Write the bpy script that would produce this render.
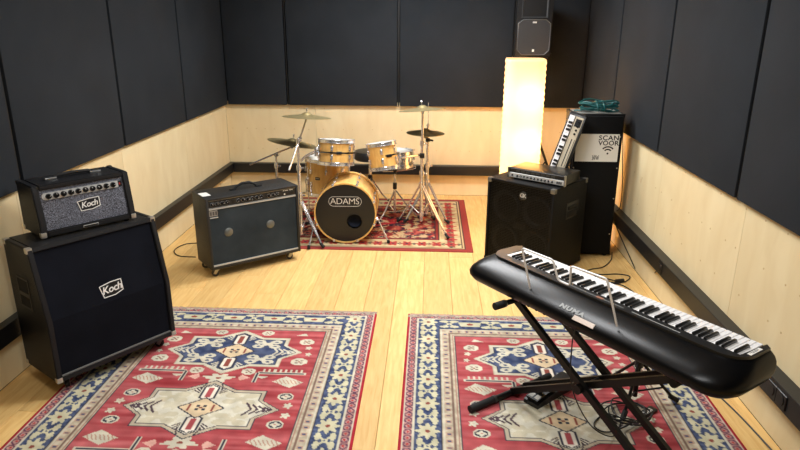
import bpy, bmesh, math, random
import numpy as np
from mathutils import Vector, Matrix
for o in list(bpy.data.objects): bpy.data.objects.remove(o)
scene = bpy.context.scene
C = scene.collection
PI = math.pi
random.seed(7)

# ------------------------------------------------------------------ camera
CAM_YAW, CAM_PITCH, CAM_ROLL, CAM_F, CAM_H = -0.04606, 0.31289, 0.00492, 633.48, 1.8594
def cam_axes():
    cy, sy = math.cos(CAM_YAW), math.sin(CAM_YAW)
    f = Vector((sy*math.cos(CAM_PITCH), cy*math.cos(CAM_PITCH), -math.sin(CAM_PITCH)))
    r = Vector((cy, -sy, 0)); u = r.cross(f)
    return (math.cos(CAM_ROLL)*r+math.sin(CAM_ROLL)*u, -math.sin(CAM_ROLL)*r+math.cos(CAM_ROLL)*u, f)
AR, AU, AF = cam_axes()
cd = bpy.data.cameras.new('camera'); cam = bpy.data.objects.new('camera', cd); C.objects.link(cam)
cd.sensor_width = 36; cd.lens = CAM_F/800*36; cd.clip_start = 0.02
cam.matrix_world = Matrix(((AR.x, AU.x, -AF.x, 0), (AR.y, AU.y, -AF.y, 0), (AR.z, AU.z, -AF.z, CAM_H), (0, 0, 0, 1)))
scene.camera = cam
def px(x, y, axis, val):
    """point on the plane axis=val seen at pixel x, y"""
    d = AR*((x-400)/CAM_F)+AU*((225-y)/CAM_F)+AF
    o = Vector((0, 0, CAM_H)); t = (val-o[axis])/d[axis]
    return o+t*d

# ------------------------------------------------------------------ world, lights, exposure
w = bpy.data.worlds.new('world'); scene.world = w; w.use_nodes = True
w.node_tree.nodes['Background'].inputs[0].default_value = (0.9, 0.95, 1, 1)
w.node_tree.nodes['Background'].inputs[1].default_value = 0.1
vs = scene.view_settings
vs.view_transform = 'Standard'; vs.look = 'None'; vs.gamma = 1; vs.use_curve_mapping = False
vs.exposure = 0.17
def area(name, loc, sx, sy, power, col):
    l = bpy.data.lights.new(name, 'AREA'); l.shape = 'RECTANGLE'; l.size = sx; l.size_y = sy
    l.energy = power; l.color = col
    o = bpy.data.objects.new(name, l); C.objects.link(o); o.location = loc
    return o
LAMPS = [(-0.15, 1.35, 28), (-0.15, 3.45, 56), (-0.1, 5.3, 80)]     # ceiling light panels
for i, (lx, ly, pw) in enumerate(LAMPS):
    area('ceiling_panel_light', (lx, ly, 2.655), 1.15, 0.55, pw, (0.96, 0.98, 1.0))

# ------------------------------------------------------------------ materials
def lin(c):
    return tuple((v/255/12.92 if v/255 <= 0.04045 else ((v/255+0.055)/1.055)**2.4) for v in c)
MATS = {}
def mat(name, rgb, rough=0.5, metal=0.0, noise=None, bump=None, emit=None, spec=None, coat=None, sheen=None):
    """noise=(scale, amount, stretch xyz), bump=(scale, strength)"""
    if name in MATS: return MATS[name]
    m = bpy.data.materials.new(name); m.use_nodes = True; MATS[name] = m
    nt = m.node_tree; b = nt.nodes['Principled BSDF']
    c = lin(rgb)
    b.inputs['Base Color'].default_value = (*c, 1); b.inputs['Roughness'].default_value = rough; b.inputs['Metallic'].default_value = metal
    if spec is not None: b.inputs['Specular IOR Level'].default_value = spec
    if coat: b.inputs['Coat Weight'].default_value = coat; b.inputs['Coat Roughness'].default_value = 0.12
    if sheen: b.inputs['Sheen Weight'].default_value = sheen; b.inputs['Sheen Roughness'].default_value = 0.6
    if emit: b.inputs['Emission Color'].default_value = (*lin(emit[0]), 1); b.inputs['Emission Strength'].default_value = emit[1]
    tc = nt.nodes.new('ShaderNodeTexCoord')
    if noise:
        mp = nt.nodes.new('ShaderNodeMapping'); mp.inputs['Scale'].default_value = noise[2]
        nt.links.new(tc.outputs['Object'], mp.inputs['Vector'])
        n = nt.nodes.new('ShaderNodeTexNoise'); n.inputs['Scale'].default_value = noise[0]; n.inputs['Detail'].default_value = 5
        nt.links.new(mp.outputs[0], n.inputs['Vector'])
        r = nt.nodes.new('ShaderNodeValToRGB')
        a = noise[1]
        r.color_ramp.elements[0].position = 0.3; r.color_ramp.elements[1].position = 0.7
        r.color_ramp.elements[0].color = (*[v*(1-a) for v in c], 1); r.color_ramp.elements[1].color = (*[min(1, v*(1+a)) for v in c], 1)
        nt.links.new(n.outputs[0], r.inputs[0]); nt.links.new(r.outputs[0], b.inputs['Base Color'])
    if bump:
        n2 = nt.nodes.new('ShaderNodeTexNoise'); n2.inputs['Scale'].default_value = bump[0]; n2.inputs['Detail'].default_value = 3
        nt.links.new(tc.outputs['Object'], n2.inputs['Vector'])
        bp = nt.nodes.new('ShaderNodeBump'); bp.inputs['Strength'].default_value = bump[1]; bp.inputs['Distance'].default_value = 0.004
        nt.links.new(n2.outputs[0], bp.inputs['Height']); nt.links.new(bp.outputs[0], b.inputs['Normal'])
    return m

def wood(name, base, dark, knot, rough, stretch, per_object, fine=1.0, grain_amt=0.6):
    """boards: long soft grain, knots, a little tone per board"""
    m = bpy.data.materials.new(name); m.use_nodes = True; MATS[name] = m
    nt = m.node_tree; N = nt.nodes; L = nt.links; b = N['Principled BSDF']; b.inputs['Roughness'].default_value = rough
    tc = N.new('ShaderNodeTexCoord'); oi = N.new('ShaderNodeObjectInfo')
    ad = N.new('ShaderNodeVectorMath'); ad.operation = 'MULTIPLY_ADD'
    L.new(oi.outputs['Random'], ad.inputs[0]); ad.inputs[1].default_value = (7.3, 11.1, 5.7); L.new(tc.outputs['Object'], ad.inputs[2])
    mp = N.new('ShaderNodeMapping'); mp.inputs['Scale'].default_value = stretch; L.new(ad.outputs[0], mp.inputs['Vector'])
    n = N.new('ShaderNodeTexNoise'); n.inputs['Scale'].default_value = 9*fine; n.inputs['Detail'].default_value = 6; n.inputs['Distortion'].default_value = 0.6
    L.new(mp.outputs[0], n.inputs['Vector'])
    r = N.new('ShaderNodeValToRGB'); e = r.color_ramp.elements
    e[0].position = 0.32; e[1].position = 0.68
    d2 = tuple(base[i]*(1-grain_amt)+dark[i]*grain_amt for i in range(3))
    e[0].color = (*lin(d2), 1); e[1].color = (*lin(base), 1); L.new(n.outputs[0], r.inputs[0])
    v = N.new('ShaderNodeTexVoronoi'); v.inputs['Scale'].default_value = 2.6
    mp2 = N.new('ShaderNodeMapping'); mp2.inputs['Scale'].default_value = tuple(0.35+0.65*(s/max(stretch)) for s in stretch); L.new(ad.outputs[0], mp2.inputs['Vector']); L.new(mp2.outputs[0], v.inputs['Vector'])
    kr = N.new('ShaderNodeValToRGB'); kr.color_ramp.elements[0].position = 0.02; kr.color_ramp.elements[1].position = 0.055
    kr.color_ramp.elements[0].color = (1, 1, 1, 1); kr.color_ramp.elements[1].color = (0, 0, 0, 1); L.new(v.outputs['Distance'], kr.inputs[0])
    mx = N.new('ShaderNodeMix'); mx.data_type = 'RGBA'; L.new(kr.outputs[0], mx.inputs['Factor']); L.new(r.outputs[0], mx.inputs[6]); mx.inputs[7].default_value = (*lin(knot), 1)
    hs = N.new('ShaderNodeHueSaturation'); L.new(mx.outputs[2], hs.inputs['Color'])
    mr = N.new('ShaderNodeMapRange'); mr.inputs['To Min'].default_value = 1-per_object; mr.inputs['To Max'].default_value = 1+per_object
    L.new(oi.outputs['Random'], mr.inputs['Value']); L.new(mr.outputs[0], hs.inputs['Value'])
    L.new(hs.outputs[0], b.inputs['Base Color'])
    bp = N.new('ShaderNodeBump'); bp.inputs['Strength'].default_value = 0.08; bp.inputs['Distance'].default_value = 0.002
    L.new(n.outputs[0], bp.inputs['Height']); L.new(bp.outputs[0], b.inputs['Normal'])
    return m

FLOORM = wood('pine_boards', (223, 188, 124), (200, 152, 86), (160, 104, 58), 0.55, (6, 0.55, 6), 0.10)
FLOORM.node_tree.nodes['Principled BSDF'].inputs['Specular IOR Level'].default_value = 0.25
PLY = wood('birch_plywood', (225, 208, 167), (210, 187, 141), (194, 160, 110), 0.55, (1.4, 1.4, 0.5), 0.03, 0.6, 0.5)
MAPLE = wood('maple_lacquer', (232, 188, 112), (206, 152, 82), (210, 160, 90), 0.22, (3, 3, 0.6), 0.04, 1.2, 0.7)
PANEL = mat('dark_felt', (36, 40, 45), 0.9, noise=(3, 0.12, (1, 1, 1)), bump=(900, 0.25), spec=0.2)
GAP = mat('gap_profile', (9, 10, 11), 0.5, spec=0.4)
BLACKW = mat('black_trunking', (20, 20, 20), 0.42, bump=(60, 0.05))
CEIL = mat('ceiling_white', (215, 212, 205), 0.9)
FRONTW = mat('front_wall_paint', (150, 148, 142), 0.9)
TOLEX = mat('black_tolex', (19, 20, 23), 0.5, noise=(8, 0.25, (1, 1, 1)), bump=(420, 0.35), spec=0.35)
TOLEX2 = mat('worn_black_tolex', (25, 25, 25), 0.55, noise=(6, 0.35, (1, 1, 1)), bump=(380, 0.4))
CARPETB = mat('black_cabinet_paint', (6, 6, 7), 0.6, bump=(300, 0.4), spec=0.22)
GRILLE = mat('black_grille_cloth', (19, 21, 28), 1.0, noise=(5, 0.25, (1, 1, 1)), bump=(900, 0.5), spec=0.1)
GRILLEJ = mat('grey_grille_cloth', (48, 56, 62), 0.85, noise=(4, 0.3, (1, 1, 1)), bump=(800, 0.5), spec=0.15)
CHROME = mat('chrome', (222, 222, 224), 0.2, 0.85)
STEEL = mat('brushed_steel', (176, 176, 174), 0.32, 1.0)
SILVER = mat('silver_paint', (186, 186, 182), 0.4, 0.3)
BLKP = mat('black_plastic', (14, 14, 15), 0.4)
BLKM = mat('black_metal', (8, 8, 8), 0.4, spec=0.3)
RUB = mat('black_rubber', (12, 12, 12), 0.8)
KNOB = mat('black_knob', (8, 8, 9), 0.3, spec=0.3)
WHITE = mat('white_paper', (226, 224, 216), 0.7)
PRINT = mat('print_white', (228, 226, 220), 0.6)
PRINTD = mat('print_dark', (38, 36, 34), 0.7)
KEYW = mat('white_key', (236, 234, 232), 0.25)
KEYB = mat('black_key', (12, 12, 13), 0.3)
PIANO = mat('piano_black_satin', (7, 7, 8), 0.3, spec=0.22)
PIANOEND = mat('piano_end_block', (62, 54, 40), 0.4)
CORNER = mat('metal_corner', (205, 200, 190), 0.3, 0.8)
DHEAD = mat('black_drum_head', (13, 16, 21), 0.35, spec=0.5)
DHEADW = mat('coated_drum_head', (222, 220, 212), 0.6)
DARK = mat('dark_inside', (6, 7, 12), 0.9)
BRASS = mat('cymbal_bronze', (188, 172, 126), 0.38, 0.8, noise=(30, 0.15, (1, 1, 1)))
BRASSD = mat('dark_cymbal_bronze', (156, 142, 102), 0.42, 0.75, noise=(30, 0.25, (1, 1, 1)))
VINYL = mat('black_vinyl', (20, 20, 21), 0.45, bump=(200, 0.2))
TEAL = mat('teal_cable', (14, 84, 84), 0.45)
CABLE = mat('black_cable', (10, 10, 10), 0.5)
FRINGE = mat('wool_fringe', (176, 164, 140), 0.95)
YELLOW = mat('yellow_tag', (190, 150, 40), 0.6)
RED = mat('red_lamp', (150, 30, 25), 0.4)
PAGRILLE = mat('grey_speaker_grille', (42, 42, 43), 0.65, 0.2, bump=(1200, 0.5))
CONE = mat('speaker_cone', (30, 30, 31), 0.6)
# sparkle grille cloth of the small amplifier head
SPARK = mat('silver_sparkle_cloth', (92, 94, 102), 0.6)
_nt = SPARK.node_tree; _b = _nt.nodes['Principled BSDF']
_v = _nt.nodes.new('ShaderNodeTexNoise'); _v.inputs['Scale'].default_value = 260; _v.inputs['Detail'].default_value = 2
_t = _nt.nodes.new('ShaderNodeTexCoord'); _nt.links.new(_t.outputs['Object'], _v.inputs['Vector'])
_r = _nt.nodes.new('ShaderNodeValToRGB'); _r.color_ramp.elements[0].position = 0.42; _r.color_ramp.elements[0].color = (*lin((24, 26, 34)), 1)
_r.color_ramp.elements[1].position = 0.68; _r.color_ramp.elements[1].color = (*lin((138, 142, 156)), 1)
_nt.links.new(_v.outputs[0], _r.inputs[0]); _nt.links.new(_r.outputs[0], _b.inputs['Base Color'])
# lamp paper: thin, lets the bulbs inside shine through
PAPER = bpy.data.materials.new('rice_paper'); PAPER.use_nodes = True
_nt = PAPER.node_tree; _nt.nodes.remove(_nt.nodes['Principled BSDF'])
_d = _nt.nodes.new('ShaderNodeBsdfDiffuse'); _d.inputs[0].default_value = (*lin((250, 232, 196)), 1)
_tr = _nt.nodes.new('ShaderNodeBsdfTranslucent'); _tr.inputs[0].default_value = (*lin((255, 228, 182)), 1)
_m = _nt.nodes.new('ShaderNodeMixShader'); _m.inputs[0].default_value = 0.62
_nt.links.new(_d.outputs[0], _m.inputs[1]); _nt.links.new(_tr.outputs[0], _m.inputs[2])
_e = _nt.nodes.new('ShaderNodeEmission'); _e.inputs[0].default_value = (*lin((255, 214, 156)), 1); _e.inputs[1].default_value = 0.25
_a = _nt.nodes.new('ShaderNodeAddShader'); _nt.links.new(_m.outputs[0], _a.inputs[0]); _nt.links.new(_e.outputs[0], _a.inputs[1])
_nt.links.new(_a.outputs[0], _nt.nodes['Material Output'].inputs[0])
BULB = mat('bulb_glow', (255, 220, 160), 0.5, emit=((255, 206, 138), 175))
LEDM = mat('led_diffuser', (255, 245, 230), 0.5, emit=((255, 244, 228), 2.0))
# painted-in-the-weave carpet colours come from a colour attribute
def carpet_mat(name):
    m = bpy.data.materials.new(name); m.use_nodes = True; nt = m.node_tree; b = nt.nodes['Principled BSDF']
    a = nt.nodes.new('ShaderNodeAttribute'); a.attribute_name = 'weave'
    tc = nt.nodes.new('ShaderNodeTexCoord'); n = nt.nodes.new('ShaderNodeTexNoise'); n.inputs['Scale'].default_value = 350; n.inputs['Detail'].default_value = 2
    nt.links.new(tc.outputs['Object'], n.inputs['Vector'])
    mr = nt.nodes.new('ShaderNodeMapRange'); mr.inputs['To Min'].default_value = 0.75; mr.inputs['To Max'].default_value = 1.2; nt.links.new(n.outputs[0], mr.inputs['Value'])
    hs = nt.nodes.new('ShaderNodeHueSaturation'); nt.links.new(a.outputs['Color'], hs.inputs['Color']); nt.links.new(mr.outputs[0], hs.inputs['Value'])
    nt.links.new(hs.outputs[0], b.inputs['Base Color'])
    b.inputs['Roughness'].default_value = 0.95; b.inputs['Specular IOR Level'].default_value = 0.15
    bp = nt.nodes.new('ShaderNodeBump'); bp.inputs['Strength'].default_value = 0.3; bp.inputs['Distance'].default_value = 0.003
    nt.links.new(n.outputs[0], bp.inputs['Height']); nt.links.new(bp.outputs[0], b.inputs['Normal'])
    return m
CARPET = carpet_mat('woven_wool')

# ------------------------------------------------------------------ mesh helpers
def nb(): return bmesh.new()
def box(bm, x0, x1, y0, y1, z0, z1, r=0, seg=2):
    res = bmesh.ops.create_cube(bm, size=1)
    vs_ = res['verts']
    for v in vs_:
        v.co = Vector((x0+(v.co.x+.5)*(x1-x0), y0+(v.co.y+.5)*(y1-y0), z0+(v.co.z+.5)*(z1-z0)))
    if r:
        es = {e for v in vs_ for e in v.link_edges}
        bmesh.ops.bevel(bm, geom=list(es), offset=r, segments=seg, affect='EDGES', profile=0.5)
    return bm
def frame_to(d):
    d = Vector(d).normalized()
    a = Vector((0, 0, 1)) if abs(d.z) < 0.95 else Vector((1, 0, 0))
    x = a.cross(d).normalized(); y = d.cross(x)
    return x, y, d
def tube(bm, pts, r, n=8, closed=False, caps=True):
    pts = [Vector(p) for p in pts]; rings = []
    m = len(pts); px_ = None
    for i, p in enumerate(pts):
        if closed: t = pts[(i+1) % m]-pts[i-1]
        else: t = pts[min(i+1, m-1)]-pts[max(i-1, 0)]
        t = t.normalized() if t.length > 1e-9 else Vector((0, 0, 1))
        if px_ is None: x, y, _ = frame_to(t)
        else:
            x = (px_-t*px_.dot(t))
            x = x.normalized() if x.length > 1e-6 else frame_to(t)[0]
            y = t.cross(x)
        px_ = x
        rr = r[i] if isinstance(r, (list, tuple)) else r
        rings.append([bm.verts.new(p+x*(rr*math.cos(2*PI*k/n))+y*(rr*math.sin(2*PI*k/n))) for k in range(n)])
    for i in range(m if closed else m-1):
        a, b = rings[i], rings[(i+1) % m]
        for k in range(n): bm.faces.new((a[k], a[(k+1) % n], b[(k+1) % n], b[k]))
    if caps and not closed:
        bm.faces.new(list(reversed(rings[0]))); bm.faces.new(rings[-1])
    return bm
def cyl(bm, p0, p1, r0, r1=None, n=16): return tube(bm, [p0, p1], [r0, r0 if r1 is None else r1], n)
def lathe(bm, prof, n=24, M=None, closed=False):
    """prof: list of (r, z); spun about local z"""
    M = M or Matrix(); rings = []
    for r, z in prof:
        if r < 1e-6: rings.append([bm.verts.new(M @ Vector((0, 0, z)))])
        else: rings.append([bm.verts.new(M @ Vector((r*math.cos(2*PI*k/n), r*math.sin(2*PI*k/n), z))) for k in range(n)])
    idx = list(range(len(rings)-1))
    prs = [(i, i+1) for i in idx]+([(len(rings)-1, 0)] if closed else [])
    for i, j in prs:
        a, b = rings[i], rings[j]
        for k in range(n):
            q = (k+1) % n
            if len(a) == 1 and len(b) == 1: continue
            if len(a) == 1: bm.faces.new((a[0], b[q], b[k]))
            elif len(b) == 1: bm.faces.new((a[k], a[q], b[0]))
            else: bm.faces.new((a[k], a[q], b[q], b[k]))
    return bm
def prism(bm, poly, M0, a, b):
    """poly (p,q) extruded from a to b, M0 maps (p,q,h) to space"""
    lo = [bm.verts.new(M0(p, q, a)) for p, q in poly]; hi = [bm.verts.new(M0(p, q, b)) for p, q in poly]
    n = len(poly)
    bm.faces.new(lo); bm.faces.new(list(reversed(hi)))
    for i in range(n): bm.faces.new((lo[i], hi[i], hi[(i+1) % n], lo[(i+1) % n]))
    return bm
def obj(name, bm, m, parent=None, smooth=True, ang=35):
    bmesh.ops.recalc_face_normals(bm, faces=bm.faces)
    me = bpy.data.meshes.new(name); bm.to_mesh(me); bm.free()
    me.materials.append(m)
    if smooth:
        me.polygons.foreach_set('use_smooth', [True]*len(me.polygons)); me.set_sharp_from_angle(angle=math.radians(ang))
    o = bpy.data.objects.new(name, me); C.objects.link(o); o.parent = parent
    return o
def inst(src, parent, M=None, name=None):
    o = bpy.data.objects.new(name or src.name.split('.')[0], src.data); C.objects.link(o); o.parent = parent
    o.matrix_basis = M or Matrix()
    return o
def tag(o, label, cat, group=None, kind=None):
    if label: o['label'] = label
    if cat: o['category'] = cat
    if group: o['group'] = group
    if kind: o['kind'] = kind
    return o
def thing(name, label, cat, loc=(0, 0, 0), rz=0, group=None, M=None):
    o = bpy.data.objects.new(name, None); C.objects.link(o); o.empty_display_size = 0.1
    if M is not None: o.matrix_world = M
    else: o.location = loc; o.rotation_euler = (0, 0, rz)
    return tag(o, label, cat, group)
def struct(name, bm, m): return tag(obj(name, bm, m, None, False), None, None, None, 'structure')
T = Matrix.Translation
def Rz(a): return Matrix.Rotation(a, 4, 'Z')
def Rx(a): return Matrix.Rotation(a, 4, 'X')
def Ry(a): return Matrix.Rotation(a, 4, 'Y')
def text(name, body, size, m, parent, M, extrude=0.0008, shear=0, bold=0, spacing=1.0, sx=1.0):
    cu = bpy.data.curves.new(name, 'FONT'); cu.body = body; cu.size = size; cu.extrude = extrude; cu.shear = shear; cu.offset = bold
    cu.align_x = 'CENTER'; cu.align_y = 'CENTER'; cu.space_character = spacing; cu.resolution_u = 3
    t = bpy.data.objects.new(name+'_tmp', cu); C.objects.link(t)
    bpy.context.view_layer.update()
    me = bpy.data.meshes.new_from_object(t.evaluated_get(bpy.context.evaluated_depsgraph_get()))
    bpy.data.objects.remove(t); bpy.data.curves.remove(cu)
    me.name = name; me.materials.clear(); me.materials.append(m)
    o = bpy.data.objects.new(name, me); C.objects.link(o); o.parent = parent
    o.matrix_basis = M @ Matrix.Diagonal((sx, 1, 1, 1))
    return o
# a face that looks along local -Y: text x->x, text y->z
FACE = Matrix(((1, 0, 0, 0), (0, 0, -1, 0), (0, 1, 0, 0), (0, 0, 0, 1)))

# ------------------------------------------------------------------ room shell
XL, XR, YB = -2.222, 1.632, 6.862          # plywood faces
PL, PR, PB = -2.183, 1.593, 6.815          # felt panel faces
HP, HC, YF = 0.985, 2.70, -0.9
struct('ceiling', box(nb(), XL-.1, XR+.1, YF-.1, YB+.1, HC, HC+.1), CEIL)
floor = struct('floor', box(nb(), XL-.1, XR+.1, YF-.1, YB+.1, -.12, -.022), DARK)
PW = 0.2
nrow = int(math.ceil((XR-XL)/PW)); PMESH = {}
for i in range(nrow):
    x0 = XL+i*PW; x1 = min(x0+PW, XR); y = YF-random.uniform(0, 1.6)
    while y < YB:
        ln = random.choice((2.4, 3.0, 3.6)); a = max(y, YF); b = min(y+ln, YB); y += ln
        if b-a < .05: continue
        key = (round(x1-x0, 3), round(b-a, 3))
        if key not in PMESH:
            p = obj('plank', box(nb(), 0.0008, x1-x0-.0008, 0.0008, b-a-.0008, -.02, 0, .0015, 1), FLOORM, floor, False); PMESH[key] = p
        else: p = inst(PMESH[key], floor, None, 'plank')
        p.location = (x0, a, 0)
wl = struct('wall_left', box(nb(), XL-.1, XL-.014, YF, YB+.1, 0, HC), GAP)
wr = struct('wall_right', box(nb(), XR+.014, XR+.1, YF, YB+.1, 0, HC), GAP)
wb = struct('wall_back', box(nb(), XL-.014, XR+.014, YB+.014, YB+.1, 0, HC), GAP)
struct('wall_front', box(nb(), XL-.1, XR+.1, YF-.1, YF, 0, HC), FRONTW)
def sheets(wall, axis, fixed, cuts, sgn):
    for a, b in zip(cuts[:-1], cuts[1:]):
        f0, f1 = sorted((fixed, fixed+sgn*.0135))
        bm = nb()
        if axis == 'x': box(bm, f0, f1, a+.0012, b-.0012, .002, HP+.03)
        else: box(bm, a+.0012, b-.0012, f0, f1, .002, HP+.03)
        obj('plywood_sheet', bm, PLY, wall, False)
sheets(wl, 'x', XL, [YF, .76, 1.98, 3.2, 4.42, 5.64, YB], -1)
sheets(wr, 'x', XR, [YF, .76, 1.98, 3.2, 4.42, 5.64, YB], 1)
sheets(wb, 'y', YB, [XL, -1.24, -.02, 1.2, XR], 1)
def panels(wall, axis, face, back, cuts):
    for a, b in zip(cuts[:-1], cuts[1:]):
        f0, f1 = sorted((face, back)); bm = nb(); g = .016
        if axis == 'x': box(bm, f0, f1, a+g, b-g, HP, 2.62, .004, 2)
        else: box(bm, a+g, b-g, f0, f1, HP, 2.62, .004, 2)
        obj('acoustic_panel', bm, PANEL, wall)
panels(wl, 'x', PL, XL-.013, [YF]+[PB-1.2*k for k in (6, 5, 4, 3, 2, 1)]+[PB+.011])
panels(wr, 'x', PR, XR+.013, [YF]+[PB+.04-1.2*k for k in (6, 5, 4, 3, 2, 1)]+[PB+.011])
panels(wb, 'y', PB, YB+.013, [PL-.011, -1.525, -.337, .851, PR+.011])
# dark metal profile in the gaps
for yy in [PB-1.2*k for k in (1, 2, 3, 4)]: obj('gap_profile', box(nb(), XL-.012, PL-.012, yy-.006, yy+.006, HP, 2.62), GAP, wl, False)
for yy in [PB+.04-1.2*k for k in (1, 2, 3, 4)]:
    bm = nb(); cyl(bm, (PR+.012, yy-.004, HP), (PR+.012, yy-.004, 2.62), .003, None, 8); cyl(bm, (PR+.012, yy+.005, HP), (PR+.012, yy+.005, 2.62), .003, None, 8)
    obj('gap_profile', bm, mat('dark_steel', (60, 60, 60), 0.2, 1.0), wr)
for xx in (-1.525, -.337, .851): obj('gap_profile', box(nb(), xx-.006, xx+.006, PB+.012, YB+.012, HP, 2.62), GAP, wb, False)
# screw heads in the plywood
SCREW = mat('screw_head', (198, 172, 126), 0.5, 0.3)
bm = nb()
for zz in (.945, .72, .5):
    x = XL+.06
    while x < XR-.05: cyl(bm, (x, YB-.0012, zz+random.uniform(-.006, .006)), (x, YB+.001, zz), .0055, None, 6); x += random.choice((.1, .16, .22))
tag(obj('screws', bm, SCREW, wb), None, None, None, 'stuff')
bm = nb()
for zz in (.945, .72, .5):
    y = 2.2
    while y < YB-.05: cyl(bm, (XR-.0012, y, zz), (XR+.001, y, zz), .0055, None, 6); y += random.choice((.12, .2, .3))
tag(obj('screws', bm, SCREW, wr), None, None, None, 'stuff')
# black cable trunking round the room
SL, SR, SB, S0, S1 = -2.168, 1.556, 6.79, .242, .345
t1 = struct('trim_1', box(nb(), XL+.0005, SL, YF, YB-.001, S0, S1, .004, 2), BLACKW)
t2 = struct('trim_2', box(nb(), SL+.001, SR-.001, SB, YB-.0005, S0, S1, .004, 2), BLACKW)
t3 = struct('trim_3', box(nb(), SR, XR-.0005, YF, YB-.001, S0, S1, .004, 2), BLACKW)
SOCK = mat('socket_black', (9, 9, 9), 0.3)
def socket(parent, y, z=.292):
    bm = nb(); box(bm, SR-.006, SR+.002, y-.04, y+.04, z-.036, z+.036, .003, 1)
    s = obj('socket_plate', bm, SOCK, parent)
    bm = nb(); cyl(bm, (SR-.0062, y, z), (SR-.0095, y, z), .026, .025, 16); obj('socket_ring', bm, BLKP, s)
for yy in (4.02, 2.55, 2.47): socket(t3, yy)
# ceiling light fittings
for i, (lx, ly, pw) in enumerate(LAMPS):
    t = thing('ceiling_light', ('flat white LED ceiling panel near the bare front wall', 'flat white LED ceiling panel above the two star-medallion rugs', 'flat white LED ceiling panel above the drum kit')[i], 'ceiling light', (lx, ly, 2.66), 0, 'ceiling LED panels')
    bm = nb(); box(bm, -.62, .62, -.32, -.28, 0, .04); box(bm, -.62, .62, .28, .32, 0, .04); box(bm, -.62, -.58, -.28, .28, 0, .04); box(bm, .58, .62, -.28, .28, 0, .04)
    obj('frame', bm, SILVER, t, False)
    obj('diffuser', box(nb(), -.58, .58, -.28, .28, .012, .03), LEDM, t, False)

# ------------------------------------------------------------------ rugs
class Weave:
    """colours of a carpet, sampled on a grid of knots"""
    def __init__(s, W, L, d, base):
        s.W, s.L = W, L; s.nx = int(round(W/d))+1; s.ny = int(round(L/d))+1
        s.S, s.T = np.meshgrid(np.linspace(0, W, s.nx), np.linspace(0, L, s.ny))
        s.C = np.zeros((s.ny, s.nx, 3)); s.C[:] = base
        s.rng = np.random.default_rng(3)
    def put(s, m, c): s.C[m] = c
    def poly(s, pts, c=None):
        X, Y = s.S, s.T; inside = np.zeros(X.shape, bool); n = len(pts)
        for i in range(n):
            x0, y0 = pts[i]; x1, y1 = pts[(i+1) % n]
            if y0 == y1: continue
            cond = (y0 > Y) != (y1 > Y)
            inside ^= cond & (X < (x1-x0)*(Y-y0)/(y1-y0)+x0)
        if c is not None: s.C[inside] = c
        return inside
    def disc(s, x, y, rx, ry, c): s.C[((s.S-x)/rx)**2+((s.T-y)/ry)**2 < 1] = c
    def rect(s, x0, x1, y0, y1, c): s.C[(s.S > x0) & (s.S < x1) & (s.T > y0) & (s.T < y1)] = c
    def line(s, x0, y0, x1, y1, w_, c):
        dx, dy = x1-x0, y1-y0; l2 = dx*dx+dy*dy+1e-12
        t = np.clip(((s.S-x0)*dx+(s.T-y0)*dy)/l2, 0, 1)
        s.C[(s.S-x0-t*dx)**2+(s.T-y0-t*dy)**2 < w_*w_/4] = c
    def petals(s, x, y, r, n, c, c2, sx=1.0):
        a = np.arctan2(s.T-y, (s.S-x)/sx); d = np.hypot((s.S-x)/sx, s.T-y)
        s.C[d < r*(0.80+0.20*np.cos(n*a))] = c
        s.C[d < r*0.19] = c2
    def smooth_noise(s, fx, fy):
        g = s.rng.random((fy+2, fx+2)); X = s.S/s.W*fx; Y = s.T/s.L*fy
        i = X.astype(int); j = Y.astype(int); u = X-i; v = Y-j
        return (g[j, i]*(1-u)*(1-v)+g[j, i+1]*u*(1-v)+g[j+1, i]*(1-u)*v+g[j+1, i+1]*u*v)
    def mesh(s, name, th):
        col = np.clip(s.C, 0, 255)/255.0
        col = np.where(col <= 0.04045, col/12.92, ((col+0.055)/1.055)**2.4)
        nx, ny = s.nx, s.ny
        top = np.stack([s.S.ravel()-s.W/2, s.L/2-s.T.ravel(), np.full(nx*ny, th)], 1)
        top[:, 2] += (s.smooth_noise(9, 12).ravel()-.5)*.0012
        I = np.arange(nx*ny).reshape(ny, nx)
        F = np.stack([I[:-1, :-1].ravel(), I[1:, :-1].ravel(), I[1:, 1:].ravel(), I[:-1, 1:].ravel()], 1)
        rim = np.concatenate([I[0, :], I[1:, -1], I[-1, -2::-1], I[-2:0:-1, 0]])
        low = top[rim].copy(); low[:, 2] = 0.0005
        k = nx*ny+np.arange(len(rim))
        F2 = np.stack([rim, np.roll(rim, -1), np.roll(k, -1), k], 1)
        V = np.concatenate([top, low]); FF = np.concatenate([F, F2])
        me = bpy.data.meshes.new(name)
        me.vertices.add(len(V)); me.vertices.foreach_set('co', V.ravel())
        me.loops.add(FF.size); me.loops.foreach_set('vertex_index', FF.ravel().astype(np.int32))
        me.polygons.add(len(FF)); me.polygons.foreach_set('loop_start', np.arange(0, FF.size, 4, dtype=np.int32))
        me.update(calc_edges=True)
        at = me.color_attributes.new('weave', 'FLOAT_COLOR', 'POINT')
        cc = np.concatenate([col.reshape(-1, 3), col.reshape(-1, 3)[rim]]); cc = np.concatenate([cc, np.ones((len(cc), 1))], 1)
        at.data.foreach_set('color', cc.ravel().astype(np.float32))
        me.materials.append(CARPET); me.polygons.foreach_set('use_smooth', [True]*len(me.polygons))
        return me

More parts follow.
